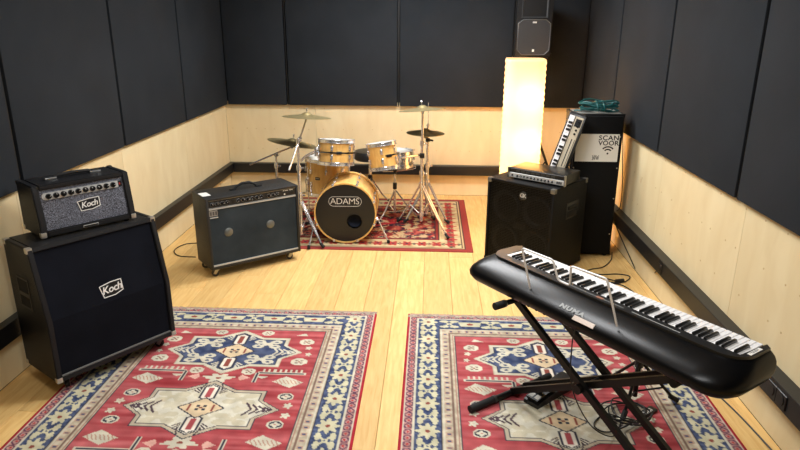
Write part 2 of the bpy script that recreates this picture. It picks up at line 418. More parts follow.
REDC, CREAM, BEIGE, NAVY, PINK, RUST, INK = (162, 74, 77), (194, 188, 168), (180, 168, 146), (66, 76, 104), (172, 130, 122), (136, 70, 60), (54, 54, 66)
def kazak():
    k = Weave(1.59, 2.28, .0058, REDC); W, L = k.W, k.L; S, Tt = k.S, k.T
    dS = np.minimum(S, W-S); dT = np.minimum(Tt, L-Tt); d = np.minimum(dS, dT)
    # red field with horizontal abrash
    n = k.smooth_noise(3, 90)*.6+k.smooth_noise(9, 160)*.4
    f = (n-.5)[..., None]
    k.C = np.array(REDC)+f*np.array((62, 70, 66))
    cx = W/2; cs = (.565, 1.14, 1.715)
    def both(fn, *o):
        for sx in (-1, 1): fn(sx, *o)
    # motifs strewn over the field
    def octo(x, y, r, dark):
        o = [(x+r*1.25*math.cos(PI/8+i*PI/4), y+r*math.sin(PI/8+i*PI/4)) for i in range(8)]
        k.poly(o, CREAM)
        if dark:
            k.poly([(x+(a-x)*.78, y+(b-y)*.78) for a, b in o], INK); k.petals(x, y, r*.62, 4, CREAM, REDC, 1.2)
        else:
            for q in range(4): k.disc(x+r*.5*math.cos(PI/4+q*PI/2), y+r*.42*math.sin(PI/4+q*PI/2), r*.2, r*.18, (120, 96, 84))
            k.disc(x, y, r*.16, r*.16, RUST)
    for ci, c in enumerate(cs):
        dk = ci == 1
        for sx in (-1, 1):
            if dk:
                octo(cx+sx*.405, c-.118, .036, True); octo(cx+sx*.405, c+.12, .036, True)
                k.petals(cx+sx*.432, c-.038, .026, 5, CREAM, BEIGE); k.petals(cx+sx*.438, c+.045, .026, 5, CREAM, BEIGE)
            else:
                octo(cx+sx*.404, c-.126, .038, False); octo(cx+sx*.402, c+.104, .04, False)
                k.petals(cx+sx*.43, c-.055, .022, 5, CREAM, BEIGE); k.petals(cx+sx*.44, c+.02, .02, 5, CREAM, BEIGE)
                octo(cx+sx*.146, c-.226, .032, False); octo(cx+sx*.146, c+.222, .034, False)
                k.poly([(cx+sx*.33, c-.205), (cx+sx*.38, c-.235), (cx+sx*.40, c-.2)], CREAM)
                k.poly([(cx+sx*.20, c+.265), (cx+sx*.27, c+.265), (cx+sx*.235, c+.295)], CREAM)
    for c in (.8525, 1.4275):
        up = -1 if c < 1 else 1
        k.petals(cx, c-up*.01, .05, 6, CREAM, RUST, 1.5); k.rect(cx-.09, cx+.09, c-.006, c+.006, CREAM)
        for sx in (-1, 1):
            # comb bar with hooked leg and a striped lozenge
            y0 = c+up*.055; x0 = cx+sx*.2; x1 = cx+sx*.465
            k.rect(min(x0, x1), max(x0, x1), y0-.012, y0+.012, CREAM); k.rect(min(x0, x1)+.008, max(x0, x1)-.008, y0-.005, y0+.006, INK)
            for q in range(8):
                xx = x0+sx*(.03+.03*q); k.rect(xx-.006, xx+.006, *(sorted((y0+up*.012, y0+up*.04))), CREAM)
            ya, yb = sorted((y0, y0-up*.1)); k.rect(x0-.014, x0+.014, ya, yb, CREAM); k.rect(x0-.006, x0+.006, ya, yb, INK)
            lx, ly = cx+sx*.385, c-up*.03
            k.poly([(lx-.085, ly), (lx-.02, ly-.055), (lx+.085, ly), (lx+.02, ly+.055)], CREAM)
            for q in range(-3, 4): k.line(lx+q*.02-.012, ly-.02, lx+q*.02+.012, ly+.02, .005, (168, 120, 104))
            k.poly([(cx+sx*.12, c-.03), (cx+sx*.17, c), (cx+sx*.12, c+.03), (cx+sx*.105, c)], (206, 160, 146))
    # star medallions
    def star(c, g):
        a, b, tx, ty, nx_, ny_ = .285+g, .158+g, .385+1.4*g, .238+1.4*g, .13, .078
        q = [(-tx, 0), (-a, -ny_), (-a, -b), (-nx_, -b), (0, -ty), (nx_, -b), (a, -b), (a, -ny_), (tx, 0), (a, ny_), (a, b), (nx_, b), (0, ty), (-nx_, b), (-a, b), (-a, ny_)]
        return [(cx+x, c+y) for x, y in q]
    for ci, c in enumerate(cs):
        blue = ci != 1
        k.poly(star(c, .012), INK if not blue else BEIGE); k.poly(star(c, .006), BEIGE if not blue else CREAM); k.poly(star(c, -.012), INK)
        m = k.poly(star(c, -.018))
        k.C[m] = NAVY if blue else (205, 200, 182)
        if blue:
            nn = k.smooth_noise(60, 90); k.C[m] = (np.array(NAVY)+(nn[m]-.5)[:, None]*np.array((50, 46, 40)))
        else:
            nn = k.smooth_noise(70, 100); k.C[m & (nn > .62)] = (196, 189, 166)
        motif = CREAM if blue else (190, 182, 158)
        for sx in (-1, 1):
            for sy in (-1, 1):
                x, y = cx+sx*.175, c+sy*.088
                for q in (-1, 1):
                    k.disc(x+q*.05, y-.027, .034, .023, motif); k.disc(x+q*.05, y+.027, .034, .023, motif)
                    k.line(x-.05, y-q*.026, x+.05, y+q*.026, .024, motif)
                if blue:
                    for q in (-1, 1): k.disc(x+q*.05, y-.027, .011, .008, NAVY); k.disc(x+q*.05, y+.027, .011, .008, NAVY)
            # chevrons in the side tips
            for q in range(4):
                x = cx+sx*(.235+.033*q); h = .05-.011*q; cl = CREAM if blue else (78, 62, 70)
                k.line(x+sx*.02, c, x-sx*.012, c-h, .012, cl); k.line(x+sx*.02, c, x-sx*.012, c+h, .012, cl)
        for sy in (-1, 1):
            y = c+sy*.135
            hx = [(cx-.034, y-.045), (cx, y-.066), (cx+.034, y-.045), (cx+.034, y+.045), (cx, y+.066), (cx-.034, y+.045)]
            k.poly([(cx+(a_-cx)*1.35, y+(b_-y)*1.12) for a_, b_ in hx], INK); k.poly(hx, (222, 212, 196)); k.rect(cx-.012, cx+.012, y-.042, y+.042, REDC if not blue else RUST)
            for q in range(5):
                for sx in (-1, 1): k.line(cx+sx*.052, c+sy*(.13+.016*q), cx+sx*(.085-.011*q), c+sy*(.152+.016*q), .009, CREAM if blue else (70, 58, 64))
        D = [(cx-.125, c), (cx, c-.09), (cx+.125, c), (cx, c+.09)]
        k.poly(D, INK); k.poly([(cx+(x-cx)*.9, c+(y-c)*.9) for x, y in D], (206, 184, 150))
        for q in range(4): k.disc(cx+.024*math.cos(PI/4+q*PI/2), c+.02*math.sin(PI/4+q*PI/2), .011, .008, INK)
        k.disc(cx, c, .008, .008, RUST)
        for sx in (-1, 1): k.line(cx+sx*.06, c-.025, cx+sx*.06, c+.025, .008, RUST)
    # borders
    nn = k.smooth_noise(120, 170)
    bm_ = d < .30
    k.C[bm_] = np.array(BEIGE)+(nn[bm_]-.5)[:, None]*40
    m = (d > .215) & (d < .262); al = np.where(dS < dT, Tt, S)
    k.C[m & (np.abs(((al*1.0) % .05)-.025) < .011) & (np.abs(d-.238) < .013)] = (172, 138, 120)
    k.C[m & (np.abs(((al*1.0) % .05)-.025) < .005) & (np.abs(d-.238) < .006)] = NAVY
    for a_, c_ in ((.204, INK), (.214, CREAM), (.264, (120, 96, 84)), (.285, (160, 120, 104)), (.297, INK)): k.C[np.abs(d-a_) < .0032] = c_
    m = (d > .07) & (d < .20); k.C[m] = np.array(NAVY)+(nn[m]-.5)[:, None]*np.array((56, 54, 48))
    fl = (190, 184, 154)
    def flower(x, y, horiz):
        k.petals(x, y, .064, 8, fl, RUST, .95)
    def scroll(x, y, horiz):
        for q in (-1, 1):
            for r_ in (-1, 1):
                if horiz: k.disc(x+q*.032, y+r_*.036, .03, .015, fl); k.line(x+q*.012, y+r_*.012, x+q*.05, y+r_*.042, .012, fl)
                else: k.disc(x+r_*.036, y+q*.032, .015, .03, fl); k.line(x+r_*.012, y+q*.012, x+r_*.042, y+q*.05, .012, fl)
        k.disc(x, y, .014, .014, fl); k.disc(x, y, .006, .006, NAVY)
    for q in range(10):
        y = .113+.2282*q
        for x in (.135, W-.135):
            flower(x, y, False)
            if q < 9: scroll(x, y+.114, False)
    for q in range(6):
        x = .135+.264*q
        for y in (.135, L-.135):
            if 0 < q < 5:
                k.poly([(x-.075, y-.03), (x+.075, y-.03), (x+.06, y+.03), (x-.06, y+.03)], fl); k.disc(x, y, .02, .014, RUST)
            if q < 5: scroll(x+.132, y, True)
    m = d < .07
    k.C[m] = np.array(PINK)+(nn[m]-.5)[:, None]*46
    u = (al % .046)-.023; rr = np.hypot(u, d-.042)
    k.C[m & (np.abs(rr-.018) < .0042)] = (98, 62, 80); k.C[m & (rr < .007)] = (168, 52, 58)
    k.C[np.abs(d-.067) < .0035] = CREAM; k.C[np.abs(d-.0155) < .0035] = CREAM
    k.C[(dS < .012)] = (156, 36, 48)
    wear = (dT < .045) & (nn > .45); k.C[wear] = (150, 140, 124)
    # soft age wear over everything
    k.C = k.C*(1+(k.smooth_noise(50, 80)[..., None]-.5)*.16)
    return k.mesh('rug', .006)
KZ = kazak()
def fringe(parent, W, y, sgn, n, ln):
    bm = nb()
    for i in range(n):
        x = -W/2+(i+.5)*W/n; a = random.uniform(-.012, .012); l = ln*random.uniform(.4, 1)
        tube(bm, [(x, y, .004), (x+a*.5, y+sgn*l*.5, .0035), (x+a, y+sgn*l, .002)], .0014, 3)
    return tag(obj('fringe', bm, FRINGE, parent), None, None, None, 'stuff')
for loc, lab in (((-1.12, 2.69, 0), 'red and navy star-medallion rug reaching under the angled guitar cabinet'),
                 ((.677, 2.675, 0), 'red and navy star-medallion rug under the keyboard stand')):
    r = thing('rug', lab, 'rug', loc)
    o = bpy.data.objects.new('pile', KZ); C.objects.link(o); o.parent = r
    fringe(r, 1.59, 1.14, 1, 330, .022)
def persian():
    k = Weave(2.28, 1.63, .011, (150, 34, 38)); W, L = k.W, k.L; S, Tt = k.S, k.T
    d = np.minimum(np.minimum(S, W-S), np.minimum(Tt, L-Tt))
    rng = random.Random(5); cols = [(176, 150, 112), (44, 34, 48), (170, 84, 70), (184, 160, 120), (70, 52, 60), (120, 28, 34)]
    nn = k.smooth_noise(60, 44); m = d > .32; k.C[m] = np.array((134, 46, 44))+(nn[m]-.5)[:, None]*44
    for i in range(420):
        x, y = rng.uniform(.3, W/2), rng.uniform(.3, L/2); r = rng.uniform(.018, .04); c = rng.choice(cols); c2 = rng.choice(cols); p = rng.choice((4, 5, 6))
        for X in (x, W-x):
            for Y in (y, L-y): k.petals(X, Y, r, p, c, c2)
    for f, c in ((1, (40, 32, 46)), (.9, (160, 40, 44)), (.62, (200, 178, 140)), (.55, (60, 40, 52))):
        m = (np.abs((S-W/2)/.62)+np.abs((Tt-L/2)/.36)) < f; m2 = m & (nn > .35); k.C[m2] = c
    m = d < .32; k.C[m] = (60, 40, 46)
    m = (d > .09) & (d < .27); k.C[m] = np.array((184, 164, 124))+(nn[m]-.5)[:, None]*40
    for i in range(16):
        for s_ in (0, 1):
            x = .18+i*(W-.36)/15; y = .18 if s_ == 0 else L-.18
            k.petals(x, y, .062, 6, (156, 58, 54), (50, 40, 54)); k.petals(x+.064, y, .03, 4, (92, 84, 70), (190, 150, 110))
    for i in range(11):
        for s_ in (0, 1):
            y = .18+i*(L-.36)/10; x = .18 if s_ == 0 else W-.18
            k.petals(x, y, .062, 6, (156, 58, 54), (50, 40, 54)); k.petals(x, y+.064, .03, 4, (92, 84, 70), (190, 150, 110))
    for a_, c_ in ((.275, (206, 180, 130)), (.30, (132, 48, 44)), (.078, (196, 170, 126))): k.C[np.abs(d-a_) < .009] = c_
    k.C[d < .058] = (138, 56, 50)
    return k.mesh('drum_rug', .006)
r = thing('drum_rug', 'deep red floral rug with a cream border beneath the drum kit', 'rug', (.388-1.14, 5.022+.815, 0))
o = bpy.data.objects.new('pile', persian()); C.objects.link(o); o.parent = r


# ------------------------------------------------------------------ shared hardware
def ang(a, b): return math.atan2(b[1]-a[1], b[0]-a[0])
def base_root(name, label, cat, FL, rz, W, D, z=0, group=None):
    """Empty at the middle of the footprint; local -Y is the front"""
    ux, uy = math.cos(rz), math.sin(rz)
    return thing(name, label, cat, (FL[0]+ux*W/2-uy*D/2, FL[1]+uy*W/2+ux*D/2, z), rz, group)
def caster(parent, x, y, ztop, turn=0.4, wm=None):
    bm = nb(); box(bm, x-.024, x+.024, y-.024, y+.024, ztop-.005, ztop); cyl(bm, (x, y, ztop-.018), (x, y, ztop-.004), .013)
    c_, s_ = math.cos(turn), math.sin(turn)
    for q in (-1, 1):
        ox, oy = q*.013*c_, q*.013*s_
        prism(bm, [(-.014, ztop-.014), (.014, ztop-.014), (.03, .024), (.012, .018)], lambda p_, q_, h: Vector((x+ox-s_*p_+c_*h, y+oy+c_*p_+s_*h, q_)), -.0018, .0018)
    c = obj('caster', bm, STEEL, parent)
    wr_ = min(.027, (ztop-.02)*.55); cx_, cy_ = x-s_*.02, y+c_*.02
    bm = nb(); cyl(bm, (cx_-c_*.0095, cy_-s_*.0095, wr_), (cx_+c_*.0095, cy_+s_*.0095, wr_), wr_, None, 20)
    obj('wheel', bm, wm or RUB, c)
def corner(parent, x, y, z, sx, sy, sz, s=.027, m=None):
    bm = nb()
    o_ = .0022
    X = sorted((x+sx*o_, x-sx*s)); Y = sorted((y+sy*o_, y-sy*s)); Zr = sorted((z+sz*o_, z-sz*s))
    box(bm, X[0], X[1], Y[0], Y[1], Zr[0], Zr[1], .004, 2)
    return obj('corner_protector', bm, m or CORNER, parent)
def knob(parent, x, y, z, r, m=None, h=.014, name='knob'):
    bm = nb(); M = T((x, y, z)) @ FACE
    lathe(bm, [(0, h), (r*.72, h), (r*.82, h*.85), (r*.86, h*.3), (r, h*.22), (r, 0), (0, 0)], 16, M)
    k = obj(name, bm, m or KNOB, parent)
    bm = nb(); a = random.uniform(-2, 2)
    box(bm, -.0012, .0012, r*.2, r*.8, h, h+.0008); bmesh.ops.transform(bm, matrix=M @ Rz(a), verts=bm.verts); obj('pointer', bm, PRINT, k)
    return k
def badge_outline(bm, w_, h_, th, M, z0, z1):
    """slanted pennant frame of the amplifier badge"""
    P = [(-w_/2, h_*.36), (w_*.02, h_*.5), (w_/2, h_*.5), (w_/2, -h_*.3), (w_*.12, -h_*.5), (-w_*.40, -h_*.5)]
    n = len(P)
    for i in range(n):
        a, b = Vector((*P[i], 0)), Vector((*P[(i+1) % n], 0)); d = (b-a).normalized(); pq = Vector((-d.y, d.x, 0))*th/2
        q = [a-d*th/2-pq, b+d*th/2-pq, b+d*th/2+pq, a-d*th/2+pq]
        prism(bm, [(v.x, v.y) for v in q], lambda p_, q_, h: M @ Vector((p_, q_, h)), z0, z1)
    return P
def koch_badge(parent, M, w_, h_):
    bm = nb(); P = badge_outline(bm, w_, h_, h_*.06, M, .001, .0032); fr = obj('badge', bm, PRINT, parent, False)
    bm = nb(); prism(bm, P, lambda p_, q_, h: M @ Vector((p_, q_, h)), 0, .0015); obj('badge_plate', bm, BLKP, fr, False)
    text('badge_lettering', 'Koch', h_*.74, PRINT, fr, M @ T((w_*.015, -h_*.0, .0016)) @ Rz(.06), .0008, .25, h_*.012, .93)

# ------------------------------------------------------------------ angled guitar cabinet
W, D, H = .69, .352, .785
KFL, KRZ = (-1.874, 2.748), ang((-1.884, 2.753), (-1.493, 3.318))
t = base_root('guitar_cabinet', 'large black slant-front guitar cabinet standing on casters by the wall', 'guitar cabinet', KFL, KRZ, W, D, .006)
y0, y1, z0, zk, sb = -D/2, D/2, .072, .41, .085
prof = [(y0, z0), (y0, zk), (y0+sb, H), (y1, H), (y1, z0)]
MX = lambda p_, q_, h: Vector((h, p_, q_))
bm = nb()
prism(bm, prof, MX, -W/2, -W/2+.028); prism(bm, prof, MX, W/2-.028, W/2)
box(bm, -W/2+.027, W/2-.027, y0+sb+.004, y1, H-.03, H); box(bm, -W/2+.027, W/2-.027, y0, y1, z0, z0+.028); box(bm, -W/2+.027, W/2-.027, y1-.02, y1-.001, z0+.02, H-.02)
prism(bm, [(y0+sb*(.95), H-.02), (y0+sb, H), (y0+sb+.01, H), (y0+sb+.01, H-.03)], MX, -W/2+.027, W/2-.027)
bmesh.ops.bevel(bm, geom=[e for e in bm.edges if e.is_manifold and e.calc_face_angle(0) > .6], offset=.004, segments=2, affect='EDGES')
obj('cabinet_shell', bm, TOLEX, t)
sl = Vector((0, sb, H-zk)).normalized(); ins = .014
bm = nb(); prism(bm, [(y0+ins, z0+.026), (y0+ins, zk), (y0+sb+ins-.006, H-.028), (y0+sb+ins+.02, H-.028), (y0+ins+.02, zk), (y0+ins+.02, z0+.026)], MX, -W/2+.028, W/2-.028)
obj('grille', bm, GRILLE, t, True, 8)
bm = nb(); box(bm, -W/2+.03, W/2-.03, y0+.004, y0+ins+.002, z0+.026, z0+.034); obj('trim_strip', bm, mat('dull_strip', (112, 112, 110), .5, .2), t)
bm = nb(); box(bm, -W/2+.03, W/2-.03, y0+ins-.004, y0+ins+.004, zk-.004, zk+.002) if False else box(bm, -W/2+.03, W/2-.03, y0+ins+.001, y0+ins+.004, zk-.002, zk+.001)
obj('grille_seam', bm, GRILLE, t)
th_ = math.atan2(sb, H-zk)
koch_badge(t, T((.014, y0+ins+.0165, zk+.062)) @ Rx(-th_) @ FACE @ T((0, 0, .001)), .122, .074)
for sx in (-1, 1):
    corner(t, sx*W/2, y0, z0, sx, -1, -1); corner(t, sx*W/2, y1, z0, sx, 1, -1); corner(t, sx*W/2, y1, H, sx, 1, 1); 
    corner(t, sx*W/2, y0+sb, H, sx, -1, 1)
    for yy in (y0+.05, y1-.05): caster(t, sx*(W/2-.065), yy, z0, .5 if sx > 0 else -.3)
for sx in (-1, 1):
    x = sx*W/2; bm = nb(); s_ = sx
    def hb(a, b, c, d, e0, e1): box(bm, *sorted((x+s_*e0, x+s_*e1)), a, b, c, d, .002, 1)
    hb(-.045, .085, .60, .612, -.002, .004); hb(-.045, .085, .44, .452, -.002, .004); hb(-.045, -.033, .452, .6, -.002, .004); hb(.073, .085, .452, .6, -.002, .004)
    h = obj('recessed_handle', bm, BLKP, t)
    bm = nb(); box(bm, *sorted((x-s_*.001, x+s_*.0012)), -.033, .073, .452, .6); obj('handle_cup', bm, DARK, h)
    bm = nb(); box(bm, *sorted((x, x+s_*.004)), -.033, .073, .508, .53, .0015, 1); obj('grip_bar', bm, BLKP, h)

# ------------------------------------------------------------------ valve head on the cabinet
W, D, H = .492, .245, .272
hFL = (-1.939, 2.925); hrz = math.radians(50.7)
t = base_root('amp_head', 'black guitar amplifier head with silver sparkle front on the slant cabinet', 'amplifier head', hFL, hrz, W, D, .791)
y0, y1, z0, sb = -D/2, D/2, .012, .035
prof = [(y0, z0), (y0+.004, z0+.07), (y0+sb, H), (y1, H), (y1, z0)]
bm = nb(); prism(bm, prof, MX, -W/2, -W/2+.034); prism(bm, prof, MX, W/2-.034, W/2)
box(bm, -W/2+.033, W/2-.033, y0+sb-.004, y1, H-.024, H); box(bm, -W/2+.033, W/2-.033, y0+.001, y1, z0, z0+.03); box(bm, -W/2+.033, W/2-.033, y1-.015, y1-.001, z0+.02, H-.015)
bmesh.ops.bevel(bm, geom=[e for e in bm.edges if e.is_manifold and e.calc_face_angle(0) > .6], offset=.005, segments=2, affect='EDGES')
obj('case', bm, TOLEX, t)
def hy(z, ins): return y0+ins+(0.004*(z-z0)/.07 if z < z0+.07 else .004+(sb-.004)*(z-z0-.07)/(H-z0-.07))
zs = [z0+.028, z0+.07, H-.022]
bm = nb(); prism(bm, [(hy(z, .012), z) for z in zs]+[(hy(z, .03), z) for z in reversed(zs)], MX, -W/2+.034, W/2-.034); obj('sparkle_grille', bm, SPARK, t, True, 8)
tl = math.atan2(sb-.004, H-z0-.07)
def HF(x, z, out=0): return T((x, hy(z, .012)-out, z)) @ Rx(-tl)
zc = .212
bm = nb(); n = 10; pw, ph = .40, .036
P = [(pw/2-ph/2+ph/2*math.cos(a), ph/2*math.sin(a)) for a in np.linspace(-PI/2, PI/2, n)]+[(-pw/2+ph/2+ph/2*math.cos(a), ph/2*math.sin(a)) for a in np.linspace(PI/2, 3*PI/2, n)]
MP = HF(-.004, zc) @ FACE
prism(bm, P, lambda p_, q_, h: MP @ Vector((p_, q_, h)), -.003, .004); cp = obj('control_panel', bm, SILVER, t)
for i in range(10):
    M = HF(-.172+.0365*i, zc, .004)
    bm = nb(); lathe(bm, [(0, .015), (.010, .015), (.0125, .012), (.013, .003), (.0145, 0), (0, 0)], 16, M @ FACE); k = obj('knob', bm, KNOB, cp)
    bm = nb(); box(bm, -.001, .001, .003, .011, .015, .0158); bmesh.ops.transform(bm, matrix=M @ FACE @ Rz(random.uniform(-1.5, 1.5)), verts=bm.verts); obj('pointer', bm, PRINT, k)
bm = nb(); box(bm, .184, .206, -.004, .006, -.016, .016, .002, 1); bmesh.ops.transform(bm, matrix=HF(0, zc, .001), verts=bm.verts); s = obj('power_switch', bm, BLKP, t)
bm = nb(); box(bm, .188, .196, -.006, 0, -.006, .006, .001, 1); bmesh.ops.transform(bm, matrix=HF(0, zc, .001), verts=bm.verts); obj('jewel_lamp', bm, RED, s)
koch_badge(t, HF(.014, .136) @ FACE @ T((0, 0, .001)), .112, .058)
bm = nb(); box(bm, -.04, .04, y0-.002, y0+.003, z0+.007, z0+.021, .003, 2); n_ = obj('name_plate', bm, SILVER, t)
bm = nb(); box(bm, -.037, .037, y0-.0028, y0, z0+.0095, z0+.0185); obj('plate_inlay', bm, BLKP, n_)
bm = nb(); tube(bm, [(-.10, .02, H+.006), (-.08, .02, H+.016), (0, .02, H+.02), (.08, .02, H+.016), (.10, .02, H+.006)], .009, 8); h = obj('strap_handle', bm, RUB, t)
for sx in (-1, 1): bm = nb(); box(bm, sx*.115-.03, sx*.115+.03, .004, .036, H-.001, H+.012, .005, 2); obj('handle_cap', bm, STEEL, h)
for sx in (-1, 1):
    corner(t, sx*W/2, y0, z0, sx, -1, -1, .026); corner(t, sx*W/2, y1, z0, sx, 1, -1, .026); corner(t, sx*W/2, y1, H, sx, 1, 1, .022, TOLEX)
    for yy in (y0+.035, y1-.035): bm = nb(); cyl(bm, (sx*(W/2-.04), yy, 0), (sx*(W/2-.04), yy, z0+.002), .014, .017); obj('rubber_foot', bm, RUB, t)

# ------------------------------------------------------------------ two-speaker combo amplifier
W, D, H = .742, .30, .622
JRZ = ang((-1.603, 4.324), (-1.025, 4.79))
t = base_root('combo_amplifier', 'wide dark grey two-speaker combo amplifier on casters left of the drums', 'amplifier', (-1.603, 4.324), JRZ, W, D)
y0, y1, z0 = -D/2, D/2, .07
bm = nb()
box(bm, -W/2, -W/2+.02, y0, y1, z0, H, .004, 2); box(bm, W/2-.02, W/2, y0, y1, z0, H, .004, 2)
box(bm, -W/2+.016, W/2-.016, y0, y1, H-.018, H, .004, 2); box(bm, -W/2+.016, W/2-.016, y0, y1, z0, z0+.024, .004, 2); box(bm, -W/2+.019, W/2-.019, y1-.016, y1-.001, z0+.02, H-.016)
obj('case', bm, TOLEX2, t)
bm = nb(); box(bm, -W/2+.02, W/2-.02, y0+.014, y0+.03, z0+.022, .54); g = obj('grille', bm, GRILLEJ, t)
for cx_ in (-.213, .126):
    bm = nb(); lathe(bm, [(.034, 0), (.033, .004), (.025, .009), (.012, .0125), (0, .0135)], 24, T((cx_, y0+.0142, .342)) @ FACE); obj('dust_cap', bm, mat('cap_grey', (104, 106, 102), .4, .4), g)
bm = nb(); box(bm, -W/2+.018, W/2-.018, y0+.004, y0+.02, .534, .543); obj('trim_strip', bm, SILVER, t)
bm = nb(); box(bm, -W/2+.018, W/2-.018, y0+.004, y0+.02, z0+.024, z0+.034); obj('trim_strip', bm, SILVER, t)
bm = nb(); box(bm, -W/2+.02, W/2-.02, y0+.012, y0+.03, .545, H-.016); cp = obj('control_panel', bm, mat('panel_black', (30, 31, 32), .45), t)
bm = nb(); box(bm, -W/2+.02, W/2-.02, y0+.010, y0+.0125, H-.022, H-.018); box(bm, -W/2+.02, W/2-.02, y0+.010, y0+.0125, .545, .5475); obj('panel_line', bm, SILVER, cp)
for x in [-.318+.037*i for i in range(4)]+[-.118+.0365*i for i in range(6)]+[.125+.037*i for i in range(3)]:
    knob(cp, x, y0+.012, .572, .0135, KNOB, .018)
    bm = nb(); tube(bm, [(x+.0150*math.cos(a), y0+.0112, .572+.0155*math.sin(a)) for a in np.linspace(0, 2*PI, 16, endpoint=False)], .0008, 4, True); obj('dial_ring', bm, SILVER, cp)
for x, w_ in ((-.345, .014), (-.16, .022), (.105, .006)): bm = nb(); box(bm, x-w_/2, x+w_/2, y0+.008, y0+.013, .555, .592, .001, 1); obj('input_jacks', bm, BLKP, cp)
bm = nb(); box(bm, .243, .335, y0+.009, y0+.013, .553, .577, .001, 1); d_ = obj('switch_block', bm, BLKP, cp)
bm = nb(); box(bm, .25, .262, y0+.005, y0+.0095, .559, .57, .001, 1); obj('rocker', bm, PRINT, d_)
for q, wq in enumerate((.012, .02, .008, .016, .01)): bm = nb(); box(bm, .246+.018*q, .246+.018*q+wq, y0+.0114, y0+.0122, .588, .594); obj('panel_mark', bm, PRINT, cp)
bm = nb(); box(bm, -.35, -.287, y0+.009, y0+.0145, .485, .527, .001, 1); b_ = obj('badge', bm, mat('badge_grey', (150, 146, 140), .5, .2), t)
for q in range(3): bm = nb(); box(bm, -.345+.02*q, -.331+.02*q, y0+.0082, y0+.0095, .492, .52); obj('badge_bar', bm, mat('badge_dark', (74, 72, 70), .5), b_)
bm = nb(); box(bm, -.346, -.284, y0+.009, y0+.0145, .468, .476, .001, 1); obj('badge_script', bm, SILVER, t)
bm = nb(); tube(bm, [(-.095, .0, H+.004), (-.07, .0, H+.024), (-.03, 0, H+.042), (.03, .0, H+.042), (.07, 0, H+.024), (.095, .0, H+.004)], [.007, .009, .011, .011, .009, .007], 8); h = obj('strap_handle', bm, RUB, t)
for sx in (-1, 1): bm = nb(); box(bm, sx*.105-.022, sx*.105+.022, -.017, .017, H-.001, H+.01, .003, 2); obj('handle_cap', bm, BLKP, h)
bm = nb(); box(bm, -W/2+.012, -W/2+.075, -.06, .045, H, H+.001); obj('paper_sticker', bm, WHITE, t)['label'] = 'blank white paper sticker'
for sx in (-1, 1):
    for yy in (y0+.045, y1-.045): caster(t, sx*(W/2-.06), yy, z0, .9, mat('grey_wheel', (60, 58, 54), .6))

# ------------------------------------------------------------------ bass cabinet and its head
W, D, H = .583, .51, .70
GFL, GRZ = (.461, 4.835), ang((.461, 4.835), (.901, 4.452))+.02
t = base_root('bass_cabinet', 'square black bass cabinet with metal grille and four speakers', 'bass cabinet', GFL, GRZ, W, D)
y0, y1, z0 = -D/2, D/2, .018
bm = nb()
box(bm, -W/2, -W/2+.02, y0, y1, z0, H, .006, 2); box(bm, W/2-.02, W/2, y0, y1, z0, H, .006, 2)
box(bm, -W/2+.014, W/2-.014, y0, y1, H-.02, H, .006, 2); box(bm, -W/2+.014, W/2-.014, y0, y1, z0, z0+.02, .006, 2); box(bm, -W/2+.018, W/2-.018, y1-.018, y1-.001, z0+.015, H-.015); box(bm, -W/2+.018, W/2-.018, y0+.05, y0+.066, z0+.015, H-.015)
obj('cabinet_shell', bm, CARPETB, t)
for cx_ in (-.135, .135):
    for cz in (.215, .49):
        bm = nb(); lathe(bm, [(.125, .012), (.128, .004), (.118, 0), (.108, .006), (.04, -.03), (.038, -.022), (.02, -.012), (0, -.009)], 28, T((cx_, y0+.046, cz)) @ FACE); s = obj('speaker_cone', bm, CONE, t)
bm = nb(); box(bm, -.055, .055, y0+.03, y0+.048, .325, .385, .006, 2); box(bm, -.02, .02, y0+.026, y0+.032, .34, .37, .003, 1); obj('horn', bm, CONE, t)
bm = nb()                                                                    # bars of the metal grille
for i in range(51): zz = .045+i*.01255; box(bm, -W/2+.021, W/2-.021, y0+.010, y0+.0135, zz, zz+.0045)
for i in range(24): xx = -W/2+.03+i*.0227; box(bm, xx, xx+.0035, y0+.0135, y0+.016, z0+.021, H-.021)
gm = obj('metal_grille', bm, BLKM, t, False); gm['kind'] = 'stuff'
bm = nb(); lathe(bm, [(.033, 0), (.033, .004), (.029, .006), (.028, .004), (0, .004)], 28, T((.03, y0+.009, .607)) @ FACE); b_ = obj('round_badge', bm, mat('badge_dull', (60, 58, 54), .5, .6), t)
text('badge_lettering', 'GK', .042, SILVER, b_, T((.03, y0+.0045, .607)) @ FACE, .001, 0, .0008, .85)
for sx in (-1, 1):
    for yy, sy in ((y0, -1), (y1, 1)): corner(t, sx*W/2, yy, H, sx, sy, 1, .034, mat('dull_corner', (120, 118, 112), .4, .7)); corner(t, sx*W/2, yy, z0, sx, sy, -1, .034, BLKM)
    for yy in (y0+.06, y1-.06): bm = nb(); cyl(bm, (sx*(W/2-.06), yy, 0), (sx*(W/2-.06), yy, z0+.003), .018, .021); obj('rubber_foot', bm, RUB, t)
    x = sx*W/2; bm = nb(); box(bm, *sorted((x-sx*.001, x+sx*.005)), -.06, .13, .43, .56, .003, 2); h = obj('side_handle', bm, BLKP, t)
    bm = nb(); box(bm, *sorted((x+sx*.004, x+sx*.0065)), -.04, .11, .445, .49, .001, 1); obj('handle_cup', bm, DARK, h)
    bm = nb(); box(bm, *sorted((x+sx*.004, x+sx*.014)), -.035, .105, .505, .53, .004, 2); obj('grip_bar', bm, BLKM, h)
W, D, H = .465, .26, .088
t = base_root('bass_amp_head', 'slim black bass amplifier head with silver front panel on the bass cabinet', 'amplifier head', (.614, 4.806), ang((.614, 4.806), (.985, 4.522)), W, D, .701)
y0, y1 = -D/2, D/2
bm = nb(); box(bm, -W/2, W/2, y0+.012, y1, .01, H, .004, 2); obj('case', bm, mat('head_case', (26, 25, 24), .32, .3), t)
